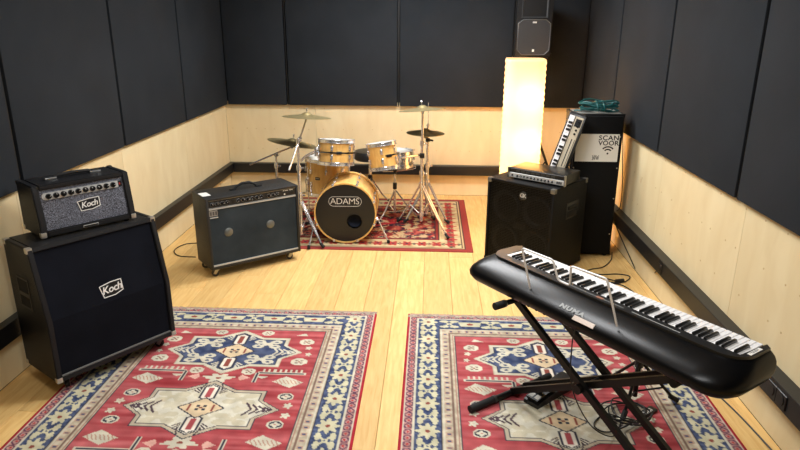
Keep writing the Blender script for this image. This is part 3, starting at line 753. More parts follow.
bm = nb(); box(bm, -W/2+.004, W/2-.004, y0+.004, y0+.013, .012, .05, .002, 1); fp = obj('front_panel', bm, SILVER, t)
bm = nb(); box(bm, -W/2+.004, W/2-.004, y0+.006, y0+.013, .052, H-.004, .002, 1); vp = obj('vent_panel', bm, BLKP, t)
for q in range(8): bm = nb(); box(bm, -.17+.042*q, -.14+.042*q, y0+.0045, y0+.0065, .06, .074); obj('vent_slot', bm, mat('vent_grey', (70, 68, 64), .5, .4), vp)
for q in range(11): knob(fp, -.155+.029*q, y0+.004, .03, .008, KNOB, .011)
for q in range(3): bm = nb(); box(bm, .172+.015*q, .182+.015*q, y0, y0+.005, .022, .038, .001, 1); obj('switch', bm, BLKP, fp)
bm = nb(); cyl(bm, (-.2, y0+.005, .03), (-.2, y0-.001, .03), .008, .007); obj('input_jack', bm, BLKP, fp)
for sx in (-1, 1):
    bm = nb(); box(bm, sx*(W/2+.004)-.006, sx*(W/2+.004)+.006, y0-.002, y0+.016, .008, H+.002, .003, 2); obj('rack_ear', bm, STEEL, t)
    for yy in (y0+.04, y1-.04): bm = nb(); cyl(bm, (sx*.19, yy, 0), (sx*.19, yy, .011), .012, .014); obj('rubber_foot', bm, RUB, t)

# ------------------------------------------------------------------ tall speaker cabinet, sign, coiled cable
W, D, H = .39, .32, 1.172
t = thing('speaker_cabinet', 'tall black loudspeaker cabinet in the corner behind the bass cabinet', 'speaker cabinet', (1.318, 4.992+D/2, 0))
y0, y1 = -D/2, D/2
bm = nb(); box(bm, -W/2, W/2, y0+.02, y1, .015, H, .008, 2); obj('cabinet_shell', bm, CARPETB, t)
bm = nb(); box(bm, -W/2+.012, W/2-.012, y0, y0+.03, .03, H-.014, .006, 2); g = obj('front_grille', bm, mat('black_front_grille', (9, 9, 10), .8, bump=(700, .5), spec=.2), t)
bm = nb(); box(bm, -W/2+.02, W/2-.02, y0+.04, y1-.03, H-.001, H+.003, .001, 1); obj('lit_top', bm, mat('lit_top_grey', (150, 148, 142), .35, .2), t)  # light falling on the black top, painted as a pale grey sheet
for sx in (-1, 1):
    for zz, sz in ((.015, -1), (H, 1)): corner(t, sx*W/2, y0+.02, zz, sx, -1, sz, .03, BLKM); corner(t, sx*W/2, y1, zz, sx, 1, sz, .03, BLKM)
    for zz in (.2, .5, .75, 1.0): bm = nb(); cyl(bm, (sx*(W/2-.025), y0+.002, zz), (sx*(W/2-.025), y0-.003, zz), .006, .005, 10); obj('screw', bm, STEEL, t)
    for yy in (-.11, .11): bm = nb(); cyl(bm, (sx*.15, yy, 0), (sx*.16, yy, .018), .02, .022); obj('rubber_foot', bm, RUB, t)
    bm = nb(); box(bm, *sorted((sx*(W/2-.001), sx*(W/2+.004))), -.09, .09, .72, .82, .003, 1); obj('side_handle', bm, BLKP, t)
s = thing('paper_sign', 'white printed notice taped to the tall speaker cabinet', 'sign', (1.317, 4.992, .801))
bm = nb(); box(bm, -.166, .166, -.0012, -.0002, 0, .219); obj('sheet', bm, WHITE, s, False)
text('lettering', 'SCAN', .052, PRINTD, s, T((.085, -.0013, .188)) @ FACE, .0002, 0, .0012, 1.1, 1.1)
text('lettering', 'VOOR', .052, PRINTD, s, T((.085, -.0013, .147)) @ FACE, .0002, 0, .0012, 1.05, 1.03)
for rr in (.013, .031, .052):
    bm = nb(); A = np.linspace(PI*.22, PI*.78, 9); th = .0055
    P = [((rr+th)*math.cos(a), (rr+th)*math.sin(a)) for a in A]+[((rr-th)*math.cos(a), (rr-th)*math.sin(a)) for a in A[::-1]]
    if rr < .02: P = [(.0075*math.cos(a), .0075*math.sin(a)) for a in np.linspace(0, 2*PI, 14, endpoint=False)]
    M = T((.085, -.0013, .062)) @ FACE
    prism(bm, P, lambda p_, q_, h: M @ Vector((p_, q_+.004 if rr < .02 else q_+.006, h)), 0, .0003); obj('wireless_symbol', bm, PRINTD, s, False)
bm = nb(); M = T((-.006, -.0013, .033)) @ FACE                       # small tangled mark at the foot of the notice
for P in ([(-.024, .02), (-.018, -.018), (-.01, .02), (-.004, -.018), (.002, .018)], [(.004, .02), (.009, -.018), (.015, .012), (.021, -.018), (.026, .02)], [(-.026, -.02), (-.012, -.012), (-.02, .004)]):
    for a, b in zip(P[:-1], P[1:]):
        a, b = Vector((*a, 0)), Vector((*b, 0)); d = (b-a).normalized(); q = Vector((-d.y, d.x, 0))*.0017
        prism(bm, [(v.x, v.y) for v in (a-q, b-q, b+q, a+q)], lambda p_, q_, h: M @ Vector((p_, q_, h)), 0, .0003)
obj('logo_mark', bm, PRINTD, s, False)
bm = nb(); rg = random.Random(2)
for lp in range(7):
    pts = []; ph = rg.uniform(0, 6); ax = rg.uniform(.11, .16); ay = rg.uniform(.055, .08); cz = .011+.0115*lp; tl = rg.uniform(-.3, .3)
    for k in range(40):
        a = 2*PI*k/40; r_ = 1+.12*math.sin(3*a+ph)+.05*math.sin(7*a+ph)
        x, y = ax*r_*math.cos(a), ay*r_*math.sin(a)
        pts.append((x*math.cos(tl*.3)-y*math.sin(tl*.3)+rg.uniform(-.003, .003), y+x*.12*tl, max(.007, cz+.013*math.sin(2*a+ph)+rg.uniform(-.002, .002))))
    tube(bm, pts, .0058, 7, True)
for q in range(2):
    tube(bm, [(-.02+.05*q+.006*math.sin(a*2), .09*math.cos(a), .04+.045*math.sin(a)) for a in np.linspace(-.6, PI+.6, 22)], .0058, 7)
tag(obj('coiled_cable', bm, TEAL), 'teal cable coiled in a bundle on top of the tall speaker cabinet', 'cable').location = (1.325, 5.115, H+.004)

# ------------------------------------------------------------------ small keyboard leaning on the tall cabinet
A0 = Vector((.985, 4.862, .748)); A1 = Vector((1.13, 4.898, 1.195)); L_ = (A1-A0).length
ex = (A1-A0).normalized(); nrm = Vector((-.6, -1, .25)); nrm = (nrm-ex*nrm.dot(ex)).normalized(); ey = nrm.cross(ex)
M = Matrix(((ex.x, ey.x, nrm.x, A0.x), (ex.y, ey.y, nrm.y, A0.y), (ex.z, ey.z, nrm.z, A0.z), (0, 0, 0, 1)))
t = thing('mini_keyboard', 'small silver and black keyboard standing on end against the tall speaker cabinet', 'keyboard', M=M)
hw = .07
bm = nb(); box(bm, 0, L_, -hw, hw, -.032, 0, .006, 2); obj('case', bm, BLKP, t)
bm = nb(); box(bm, .02, L_-.03, -hw+.014, .008, -.001, .003, .001, 1); pn = obj('control_panel', bm, mat('panel_silver', (188, 176, 152), .4, .2), t)
for q in range(4): bm = nb(); M2 = T((L_-.16+.03*q, -.03, .003)); lathe(bm, [(0, .01), (.007, .01), (.009, 0), (0, 0)], 12, M2); obj('knob', bm, KNOB, pn)
bm = nb(); box(bm, L_-.105, L_-.045, -.05, -.002, .003, .0045); obj('display', bm, KEYB, pn)
bm = nb(); box(bm, .05, L_-.2, -.05, -.046, .003, .0036); box(bm, .05, L_-.2, -.03, -.022, .003, .0036); obj('panel_print', bm, PRINTD, pn)
for q in range(15): bm = nb(); box(bm, .022+.0280*q, .0490+.0280*q, .014, hw-.014, .0, .008, .001, 1); obj('white_key', bm, KEYW, t)
for q in range(14):
    if q % 7 in (2, 6): continue
    bm = nb(); x = .0498+.0280*q; box(bm, x-.009, x+.009, .014, .046, .008, .013, .001, 1); obj('black_key', bm, KEYB, t)
bm = nb(); box(bm, L_-.012, L_, -hw+.004, hw-.004, 0, .009, .003, 1); obj('end_cheek', bm, BLKP, t)

# ------------------------------------------------------------------ paper column lamp
LX, LY, LW = .825, 5.74, .168
t = thing('floor_lamp', 'tall glowing rice-paper column lamp in front of the speaker stand', 'floor lamp', (LX, LY, 0), -.05)
bm = nb(); nz = 57; zz0, zz1 = .10, 1.545; n = 32; rings = []
for i in range(nz):
    z = zz0+(zz1-zz0)*i/(nz-1); rr = LW+(.0035 if i % 2 else -.0035); ring = []
    for k in range(n):
        a = 2*PI*(k+.5)/n; c_, s_ = math.cos(a), math.sin(a); f = (abs(c_)**8+abs(s_)**8)**(-1/8)
        ring.append(bm.verts.new((rr*f*c_, rr*f*s_, z)))
    rings.append(ring)
for a, b in zip(rings[:-1], rings[1:]):
    for k in range(n): bm.faces.new((a[k], a[(k+1) % n], b[(k+1) % n], b[k]))
sh = obj('paper_shade', bm, PAPER, t, True, 80)
bm = nb(); box(bm, -LW-.004, LW+.004, -LW-.004, LW+.004, .085, .105, .003, 1); obj('base_frame', bm, STEEL, t)
for sx in (-1, 1):
    for sy in (-1, 1): bm = nb(); cyl(bm, (sx*.13, sy*.13, 0), (sx*.13, sy*.13, .09), .009); obj('leg', bm, BLKM, t)
bm = nb(); tube(bm, [(0, 0, .10), (0, 0, 1.34)], .007, 8); box(bm, -.16, .16, -.008, .008, .1, .112); st = obj('centre_rod', bm, BLKM, t)
for z in (.45, .84, 1.23):
    bm = nb(); lathe(bm, [(0, -.045), (.02, -.04), (.034, -.018), (.036, 0), (.03, .02), (.018, .036), (.014, .05), (0, .05)], 16, T((.04, 0, z))); obj('bulb', bm, BULB, t)
    bm = nb(); cyl(bm, (.04, 0, z+.05), (.04, 0, z+.085), .016); tube(bm, [(0, 0, z+.08), (.04, 0, z+.08)], .006, 6); obj('lamp_socket', bm, BLKP, t)

# ------------------------------------------------------------------ loudspeaker on a tripod
SX, SY = .962, 6.42
t = thing('loudspeaker', 'black loudspeaker with grey grille on a tripod behind the paper lamp', 'loudspeaker', (SX, SY, 1.53))
W, D, H = .335, .29, .56
P = [(-W/2, -D/2), (W/2, -D/2), (W/2, -D/2+.12), (W/2-.08, D/2), (-W/2+.08, D/2), (-W/2, -D/2+.12)]
bm = nb(); prism(bm, P, lambda p_, q_, h: Vector((p_, q_, h)), 0, H); bmesh.ops.bevel(bm, geom=list(bm.edges), offset=.008, segments=2, affect='EDGES'); obj('cabinet_shell', bm, BLKP, t)
y0 = -D/2; c_ = .045; w2, h2 = .150, .34
P = [(-w2+c_, .022), (w2-c_, .022), (w2, .022+c_), (w2, h2-c_*.8), (w2-c_, h2), (-w2+c_, h2), (-w2, h2-c_*.8), (-w2, .022+c_)]
bm = nb(); prism(bm, P, lambda p_, q_, h: Vector((p_, h, q_)), y0-.012, y0+.002); bmesh.ops.bevel(bm, geom=list(bm.edges), offset=.004, segments=2, affect='EDGES'); g = obj('grille', bm, PAGRILLE, t)
bm = nb(); n = len(P)
tube(bm, [(p_, y0-.012, q_) for p_, q_ in P], .004, 6, True); obj('grille_rim', bm, mat('rim_grey', (88, 90, 92), .4, .3), g)
bm = nb(); box(bm, -.018, .018, y0-.0155, y0-.011, h2-.032, h2-.018, .001, 1); obj('badge', bm, mat('badge_silver', (200, 200, 198), .4, .3), g)
bm = nb(); box(bm, -.009, .009, y0-.0155, y0-.011, .05, .072, .001, 1); obj('sticker', bm, WHITE, g)
bm = nb()                                                                     # flared horn
o_ = [(-.115, h2+.02), (.115, h2+.02), (.115, H-.03), (-.115, H-.03)]; i_ = [(-.03, h2+.07), (.03, h2+.07), (.03, h2+.11), (-.03, h2+.11)]
vo = [bm.verts.new((p_, y0-.008, q_)) for p_, q_ in o_]; vi = [bm.verts.new((p_, y0+.06, q_)) for p_, q_ in i_]
ve = [bm.verts.new((p_*1.06, y0-.008, q_+(.006 if q_ > h2+.1 else -.006))) for p_, q_ in o_]; vb = [bm.verts.new((v.co.x, y0+.002, v.co.z)) for v in ve]
for i in range(4):
    j = (i+1) % 4; bm.faces.new((vo[i], vo[j], vi[j], vi[i])); bm.faces.new((ve[i], ve[j], vo[j], vo[i])); bm.faces.new((vb[i], vb[j], ve[j], ve[i]))
bm.faces.new(vi); obj('horn', bm, mat('horn_grey', (40, 41, 43), .5), t, False)
bm = nb(); box(bm, W/2-.002, W/2+.012, -.05, .07, .02, .05, .003, 1); box(bm, W/2+.002, W/2+.035, -.02, .03, -.02, .03, .003, 1); obj('side_bracket', bm, BLKM, t)
bm = nb(); box(bm, W/2+.010, W/2+.016, -.045, -.015, .085, .14, .002, 1); obj('cable_tag', bm, YELLOW, t)['label'] = 'small yellow cable tag'
t = thing('speaker_stand', 'black tripod speaker stand hidden behind the glowing paper lamp', 'stand', (SX, SY, 0))
bm = nb(); tube(bm, [(0, 0, .06), (0, 0, 1.0)], .019, 12); obj('lower_tube', bm, BLKM, t)
bm = nb(); tube(bm, [(0, 0, .95), (0, 0, 1.53)], .016, 12); obj('upper_tube', bm, BLKM, t)
bm = nb(); cyl(bm, (0, 0, .96), (0, 0, 1.08), .03); obj('collar', bm, BLKP, t); bm = nb(); cyl(bm, (0, 0, .15), (0, 0, .21), .028); obj('lower_collar', bm, BLKP, t)
bm = nb(); tube(bm, [(.028, 0, 1.03), (.06, -.01, 1.03)], .013, 10); obj('knob', bm, BLKP, t)
for a in (-.12, 2.0, 4.1):
    c_, s_ = math.cos(a), math.sin(a); R_ = .42 if a < 0 else .36
    bm = nb(); tube(bm, [(.025*c_, .025*s_, 1.0), (R_*c_, R_*s_, .018)], .013, 8); l = obj('leg', bm, BLKM, t)
    bm = nb(); tube(bm, [((R_-.02)*c_, (R_-.02)*s_, .05), ((R_+.005)*c_, (R_+.005)*s_, .006)], .017, 8); obj('rubber_foot', bm, RUB, l)
    f = .52; bm = nb(); tube(bm, [(.026*c_, .026*s_, .18), (R_*f*c_, R_*f*s_, 1-.98*f)], .008, 6); obj('brace', bm, BLKM, t)

# ------------------------------------------------------------------ drum kit
RZ = .0065                                       # top of the rug
def drum(name, label, cat, M, r, h, lugs, wood_hoop=False, head_top=None, group=None, badge_a=None, shell_m=None, phase=0.0, two=True):
    """local z = drum axis, origin at the middle of the lower head"""
    t = thing(name, label, cat, M=M, group=group)
    bm = nb(); lathe(bm, [(r, .004), (r, h-.004), (r-.008, h-.004), (r-.008, .004)], 48, None, True); obj('shell', bm, shell_m or MAPLE, t)
    hm = MAPLE if wood_hoop else CHROME; hr = r+(.016 if wood_hoop else .011); hh = .036 if wood_hoop else .027
    for z, s in ((h, 1), (0, -1)):
        bm = nb(); a, b = sorted((z-s*hh*.8, z+s*hh*.35))
        if wood_hoop: lathe(bm, [(hr, a), (hr, b), (hr-.012, b), (hr-.012, a)], 48, None, True)
        else: lathe(bm, [(hr-.003, a), (hr+.004, a), (hr+.004, a+.004), (hr, a+.005), (hr, b-.004), (hr+.003, b-.003), (hr+.002, b), (hr-.003, b)], 48, None, True)
        obj('hoop', bm, hm, t)
        if wood_hoop and s > 0: continue
        bm = nb(); lathe(bm, [(0, z), (r-.004, z), (r+.004, z-s*.006)], 40); obj('drum_head', bm, head_top if (s > 0 and head_top) else DHEADW, t)
    lug = None; rod = None
    for k in range(lugs):
        A = Rz(phase+2*PI*k/lugs)
        for s in ((1, -1) if two else (1,)):
            zc_ = h*.5+s*h*.18 if h > .2 else h*.5
            if lug is None:
                bm = nb(); box(bm, r-.001, r+.018, -.012, .012, -.024, .024, .006, 2); lug = obj('lug', bm, CHROME, t); lug.matrix_basis = A @ T((0, 0, zc_))
                bm = nb(); tube(bm, [(hr-.001, 0, zc_+.012), (hr-.001, 0, h+.006)], .004, 6); lathe(bm, [(0, 0), (.010, 0), (.010, .007), (.006, .01), (0, .01)], 8, T((hr-.001, 0, h+.002))); rod = obj('tension_rod', bm, CHROME, t); rod.matrix_basis = A
            else:
                inst(lug, t, A @ T((0, 0, zc_)), 'lug')
                if s > 0: inst(rod, t, A, 'tension_rod')
                else: inst(rod, t, A @ T((0, 0, h)) @ Matrix.Diagonal((1, -1, -1, 1)), 'tension_rod')
    if badge_a is not None:
        bm = nb(); box(bm, r-.001, r+.0035, -.024, .024, -.013, .013, .003, 1); b_ = obj('badge', bm, BLKP, t); b_.matrix_basis = Rz(badge_a) @ T((0, 0, h*.5))
        bm = nb(); box(bm, r+.003, r+.0045, -.017, .017, -.002, .004); b2 = obj('badge_line', bm, SILVER, b_)
    return t
# bass drum: axis along the room, batter side away
BD = Vector((-.722, 5.18, .272+RZ)); DEP = .42; BR = .252
MB_ = T(BD+Vector((0, DEP, 0))) @ Rz(.03) @ Rx(PI/2)            # local z points to the camera side
t = drum('bass_drum', 'large natural maple bass drum with a black lettered front head', 'drum', MB_, BR, DEP, 8, True, DHEAD, None, None, None, PI/8)
# black front head with a round port
bm = nb(); n = 64; hx, hy_, hr = .078, -.072, .066
vo = [bm.verts.new(((BR+.003)*math.cos(2*PI*k/n), (BR+.003)*math.sin(2*PI*k/n), DEP+.002)) for k in range(n)]
vi = [bm.verts.new((hx+hr*math.cos(2*PI*k/32), hy_+hr*math.sin(2*PI*k/32), DEP+.002)) for k in range(32)]
es = [bm.edges.new((vo[k], vo[(k+1) % n])) for k in range(n)]+[bm.edges.new((vi[k], vi[(k+1) % 32])) for k in range(32)]
bmesh.ops.triangle_fill(bm, use_beauty=True, edges=es); fh = obj('front_head', bm, DHEAD, t, False)
bm = nb(); tube(bm, [(hx+hr*math.cos(2*PI*k/32), hy_+hr*math.sin(2*PI*k/32), DEP+.003) for k in range(32)], .0035, 6, True); obj('port_ring', bm, BLKP, fh)
bm = nb(); lathe(bm, [(hr-.006, DEP-.02), (hr-.002, DEP-.05), (0, DEP-.09)], 24, T((hx, hy_, 0))); obj('port_shade', bm, mat('port_shade_navy', (14, 20, 34), .9), fh)  # dark cone painted as the shade inside the drum, behind the port
text('head_lettering', 'ADAMS', .077, PRINT, fh, T((-.002, .105, DEP+.003)), .0004, 0, -.0008, .93, 1.03)
bm = nb(); sw, shh = .098, .042
tube(bm, [(sw*s+shh*math.cos(a), .105+shh*math.sin(a), DEP+.003) for s, A in ((1, np.linspace(-PI/2, PI/2, 12)), (-1, np.linspace(PI/2, 3*PI/2, 12))) for a in A], .0017, 5, True); obj('logo_outline', bm, PRINT, fh)
for k in range(8):                                               # claws over the wooden hoop
    a = PI/8+2*PI*k/8; A = Rz(a); bm = nb(); box(bm, BR+.004, BR+.024, -.011, .011, DEP-.036, DEP+.017, .004, 2); c_ = obj('claw', bm, CHROME, t); c_.matrix_basis = A
for sx in (-1, 1):
    p0 = Vector((sx*(BR+.0), -.07, DEP-.07)); bm = nb(); cyl(bm, (sx*(BR-.004), -.07, DEP-.07), (sx*(BR+.024), -.075, DEP-.07), .018); b_ = obj('spur_bracket', bm, CHROME, t)
    e = Vector((sx*.37, -.262, DEP+.0)) if sx > 0 else Vector((sx*.30, -.262, DEP+.16))
    bm = nb(); tube(bm, [(sx*(BR+.015), -.05, DEP-.075), e], .0065, 8); s_ = obj('spur', bm, CHROME, b_)
    bm = nb(); tube(bm, [e+Vector((0, .022, 0)), e+Vector((0, -.003, 0))], [.012, .015], 10); obj('rubber_foot', bm, RUB, t)

def rims(t, r, h, a0, a1):
    """suspension band with its black pads"""
    bm = nb(); A = np.linspace(a0, a1, 26)
    for zz in (h*.52,):
        for q in range(len(A)-1):
            P = [((r+.020)*math.cos(x), (r+.020)*math.sin(x)) for x in (A[q], A[q+1])]+[((r+.024)*math.cos(x), (r+.024)*math.sin(x)) for x in (A[q+1], A[q])]
            prism(bm, P, lambda p_, q_, hh: Vector((p_, q_, hh)), zz-.007, zz+.007)
    return obj('suspension_band', bm, mat('dark_chrome', (96, 98, 102), .25, 1.0), t)
def tilt_matrix(c, ax, ay): return T(c) @ Ry(ay) @ Rx(ax)
# rack toms
M1 = tilt_matrix(Vector((-.822, 5.47, .648)), -.14, .03)
t1_ = drum('rack_tom', 'maple rack tom above the bass drum, beside the boom cymbal stands', 'drum', M1, .15, .205, 6, False, None, 'rack toms', -PI/2+.3, None, -PI/2-.1)
rims(t1_, .15, .20, -PI*.95, .05*PI)
bm = nb(); tube(bm, [(-.14, -.02, .1), (-.18, -.05, .1), (-.25, -.12, .06), (-.27, -.2, .03)], .011, 8); obj('mounting_arm', bm, CHROME, t1_)
bm = nb(); box(bm, -.185, -.155, -.055, -.01, .06, .14, .006, 2); obj('mounting_bracket', bm, CHROME, t1_)
M2_ = tilt_matrix(Vector((-.392, 5.48, .612)), -.12, -.15)
t2_ = drum('rack_tom', 'smaller maple rack tom in front of the snare stand, nearer the hi-hat', 'drum', M2_, .126, .22, 6, False, None, 'rack toms', -PI/2+.55, None, -PI/2+.05)
rims(t2_, .126, .22, -PI*.42, .3*PI)
bm = nb(); tube(bm, [(.11, .02, .07), (.17, .05, .065), (.26, .16, .06), (.33, .235, .055)], .011, 8); obj('mounting_arm', bm, CHROME, t2_)
bm = nb(); box(bm, .125, .155, -.005, .045, .03, .12, .006, 2); obj('mounting_bracket', bm, CHROME, t2_)
# floor tom on its legs
MF = T((-.955, 5.80, .30)) @ Rx(-.03)
t = drum('floor_tom', 'maple floor tom standing on chrome legs behind the left of the bass drum', 'drum', MF, .195, .33, 8, False, None, None, -PI/2-.33, None, -PI/2+.1)
for a in (-2.5, -.6, 1.4):
    c_, s_ = math.cos(a), math.sin(a); bm = nb(); box(bm, .193, .22, -.016, .016, .09, .17, .005, 2); b_ = obj('leg_bracket', bm, CHROME, t); b_.matrix_basis = Rz(a)
    bm = nb(); tube(bm, [(.205*c_, .205*s_, .26), (.205*c_, .205*s_, -.18), (.225*c_, .225*s_, -.23), (.228*c_, .228*s_, -.285)], .0055, 8); obj('leg', bm, CHROME, t)
    bm = nb(); tube(bm, [(.228*c_, .228*s_, -.265), (.228*c_, .228*s_, -.291)], [.011, .014], 10); obj('rubber_foot', bm, RUB, t)
# snare drum on its stand
MS = T((-.325, 5.93, .54)) @ Rx(-.05)
t = drum('snare_drum', 'shallow chrome snare drum partly hidden behind the smaller rack tom', 'drum', MS, .172, .135, 8, False, None, None, None, CHROME, -PI/2+.2, False)
t = thing('snare_stand', 'chrome tripod snare stand carrying the snare drum', 'stand', (-.325, 5.93, RZ))
bm = nb(); tube(bm, [(0, 0, .06), (0, 0, .33)], .013, 12); obj('lower_tube', bm, CHROME, t); bm = nb(); tube(bm, [(0, 0, .33), (0, 0, .49)], .010, 12); obj('upper_tube', bm, CHROME, t)
bm = nb(); cyl(bm, (0, 0, .30), (0, 0, .36), .02); obj('collar', bm, BLKP, t); bm = nb(); cyl(bm, (0, 0, .45), (0, 0, .49), .018); obj('basket_joint', bm, BLKP, t)
for a in (-2.2, -.1, 2.0):
    c_, s_ = math.cos(a), math.sin(a)
    bm = nb(); tube(bm, [(.012*c_, .012*s_, .28), (.15*c_, .15*s_, .10), (.25*c_, .25*s_, .012)], .0075, 8); l = obj('leg', bm, CHROME, t)
    bm = nb(); tube(bm, [(.225*c_, .225*s_, .033), (.262*c_, .262*s_, .0135)], .0125, 8); obj('rubber_foot', bm, RUB, l)
    bm = nb(); tube(bm, [(.012*c_, .012*s_, .07), (.15*c_, .15*s_, .10)], .005, 6); obj('brace', bm, CHROME, t)
    bm = nb(); tube(bm, [(.012*c_, .012*s_, .475), (.165*c_, .165*s_, .50), (.196*c_, .196*s_, .512), (.197*c_, .197*s_, .545)], .006, 8); b_ = obj('basket_arm', bm, CHROME, t)
    bm = nb(); tube(bm, [(.180*c_, .180*s_, .516), (.193*c_, .193*s_, .52)], .009, 8); obj('rubber_grip', bm, RUB, b_)
# drum throne
t = thing('drum_throne', 'round black drum stool behind the toms', 'stool', (-.60, 6.33, RZ))
bm = nb(); lathe(bm, [(0, .50), (.15, .50), (.165, .515), (.168, .565), (.155, .588), (.1, .594), (0, .59)], 32); obj('seat', bm, VINYL, t)
bm = nb(); tube(bm, [(0, 0, .08), (0, 0, .5)], .016, 12); obj('post', bm, CHROME, t); bm = nb(); cyl(bm, (0, 0, .28), (0, 0, .34), .024); obj('collar', bm, BLKP, t)
for a in (-1.4, .7, 2.8):
    c_, s_ = math.cos(a), math.sin(a); bm = nb(); tube(bm, [(.016*c_, .016*s_, .30), (.15*c_, .15*s_, .11), (.25*c_, .25*s_, .012)], .009, 8); l = obj('leg', bm, CHROME, t)
    bm = nb(); tube(bm, [(.225*c_, .225*s_, .034), (.262*c_, .262*s_, .0145)], .0135, 8); obj('rubber_foot', bm, RUB, l)

def tripod_stand(name, label, group, x, y, legs, tubes, hub=.42, knee=.20, z=RZ):
    """legs: (angle, reach); tubes: (z0, z1, r)"""
    t = thing(name, label, 'stand', (x, y, z), 0, group)
    for i, (a, b, r) in enumerate(tubes):
        bm = nb(); tube(bm, [(0, 0, a), (0, 0, b)], r, 12); obj('tube_section', bm, CHROME, t)
        if i < len(tubes)-1:
            bm = nb(); cyl(bm, (0, 0, b-.03), (0, 0, b+.012), r+.007); cl = obj('clamp', bm, CHROME, t)
            bm = nb(); box(bm, r+.004, r+.03, -.004, .004, b-.02, b-.002, .003, 1); cyl(bm, (r, 0, b-.011), (r+.012, 0, b-.011), .005, None, 8); obj('wing_screw', bm, CHROME, cl)
    bm = nb(); cyl(bm, (0, 0, hub-.03), (0, 0, hub+.025), tubes[0][2]+.009); obj('leg_hub', bm, CHROME, t); bm = nb(); cyl(bm, (0, 0, .10), (0, 0, .135), tubes[0][2]+.008); obj('lower_hub', bm, CHROME, t)
    for a, R_ in legs:
        c_, s_ = math.cos(a), math.sin(a); k = .52; nx_, ny_ = -s_*.010, c_*.010; r0 = tubes[0][2]
        bm = nb()
        for q in (-1, 1): tube(bm, [(r0*c_+q*nx_, r0*s_+q*ny_, hub), (R_*k*c_+q*nx_, R_*k*s_+q*ny_, hub*(1-k)+.012), (R_*c_, R_*s_, .014)], .0072, 6)
        l = obj('leg', bm, CHROME, t)
        bm = nb(); tube(bm, [((R_-.035)*c_, (R_-.035)*s_, .042), ((R_+.012)*c_, (R_+.012)*s_, .0155)], [.012, .015], 8); obj('rubber_foot', bm, RUB, l)
        bm = nb(); tube(bm, [(r0*c_, r0*s_, .118), (R_*k*c_, R_*k*s_, hub*(1-k)+.012)], .005, 6); obj('brace', bm, CHROME, t)
    return t
def add_boom(t, root, joint, tail, tip):
    """boom arm through a tilter, coordinates in the room"""
    o = Vector(root); j, a, b = (Vector(v)-o for v in (joint, tail, tip))
    bm = nb(); tube(bm, [a, b], .0078, 8); bo = obj('boom_arm', bm, CHROME, t)
    bm = nb(); d = (b-a).normalized(); tube(bm, [a-d*.004, a+d*.05], .0095, 8); obj('arm_end', bm, STEEL, bo)
    bm = nb(); cyl(bm, j+Vector((0, -.024, 0)), j+Vector((0, .024, 0)), .019); box(bm, j.x-.004, j.x+.004, j.y-.05, j.y-.02, j.z-.014, j.z+.014, .003, 1); obj('tilter', bm, CHROME, t)
    bm = nb(); cyl(bm, b+Vector((0, -.014, 0)), b+Vector((0, .014, 0)), .015); obj('cymbal_tilter', bm, CHROME, t)
def post_top(t, root, p, nrm):
    o = Vector(root); p = Vector(p)-o; nrm = Vector(nrm).normalized()
    bm = nb(); tube(bm, [p-nrm*.035, p+nrm*.05], .0035, 6); obj('cymbal_rod', bm, CHROME, t)
    bm = nb(); tube(bm, [p-nrm*.012, p-nrm*.001], .014, 10); obj('felt', bm, mat('grey_felt', (90, 88, 84), .95), t)
    x, y, d = frame_to(nrm); bm = nb(); tube(bm, [p+nrm*.028, p+nrm*.042], .007, 8); tube(bm, [p+nrm*.04-x*.018+nrm*.008, p+nrm*.034, p+nrm*.04+x*.018+nrm*.008], .004, 6); obj('wing_nut', bm, CHROME, t)
def cymbal(name, label, group, p, nrm, r, m=BRASS, flip=False):
    x, y, d = frame_to(nrm); M = Matrix(((x.x, y.x, d.x, p[0]), (x.y, y.y, d.y, p[1]), (x.z, y.z, d.z, p[2]), (0, 0, 0, 1)))
    t = thing(name, label, 'cymbal', M=M, group=group)
    s = -1 if flip else 1
    top = [(.0065, .022), (.02, .0215), (.036, .013), (.046, .004), (.05, .002), (r*.5, -.006), (r*.8, -.014), (r, -.021)]
    pr = [(a, s*(b)) for a, b in top]+[(a, s*(b-.0022)) for a, b in reversed(top)]
    # origin at the hole, plate hangs from the bell
    pr = [(a, b-s*.022) for a, b in pr]
    bm = nb(); lathe(bm, [q for q in pr if q[0] >= .05 or True], 56, None, True); obj('plate', bm, m, t)
    return t
# boom stand at the edge of the rug: pole, boom and thin crash
g_ = 'chrome boom cymbal stands'
B1 = px(302, 240, 2, RZ); B1 = Vector((B1.x, B1.y, RZ)); J1 = px(299.5, 139.5, 1, B1.y)
st = tripod_stand('cymbal_stand', 'chrome boom cymbal stand on the rug between the combo amplifier and bass drum', g_, B1.x, B1.y, [(-.75, .30), (1.3, .26), (3.2, .16)], [(.05, .42, .0165), (.42, .66, .014), (.66, J1.z-RZ, .012)], .36)
TP = px(307, 117.5, 1, 5.42); TL_ = px(280, 172.5, 1, 5.12)
d_ = (TP-J1).normalized(); TL_ = J1-d_*((J1-TL_).length)
add_boom(st, B1, J1, TL_, TP); n1 = Vector((.05, .085, 1)); post_top(st, B1, TP+Vector((0, 0, .03)), n1)
cymbal('crash_cymbal', 'thin bronze crash cymbal held highest on the boom stand beside the rack tom', 'crash and ride cymbals', TP+Vector((0, 0, .045)), n1, .21)
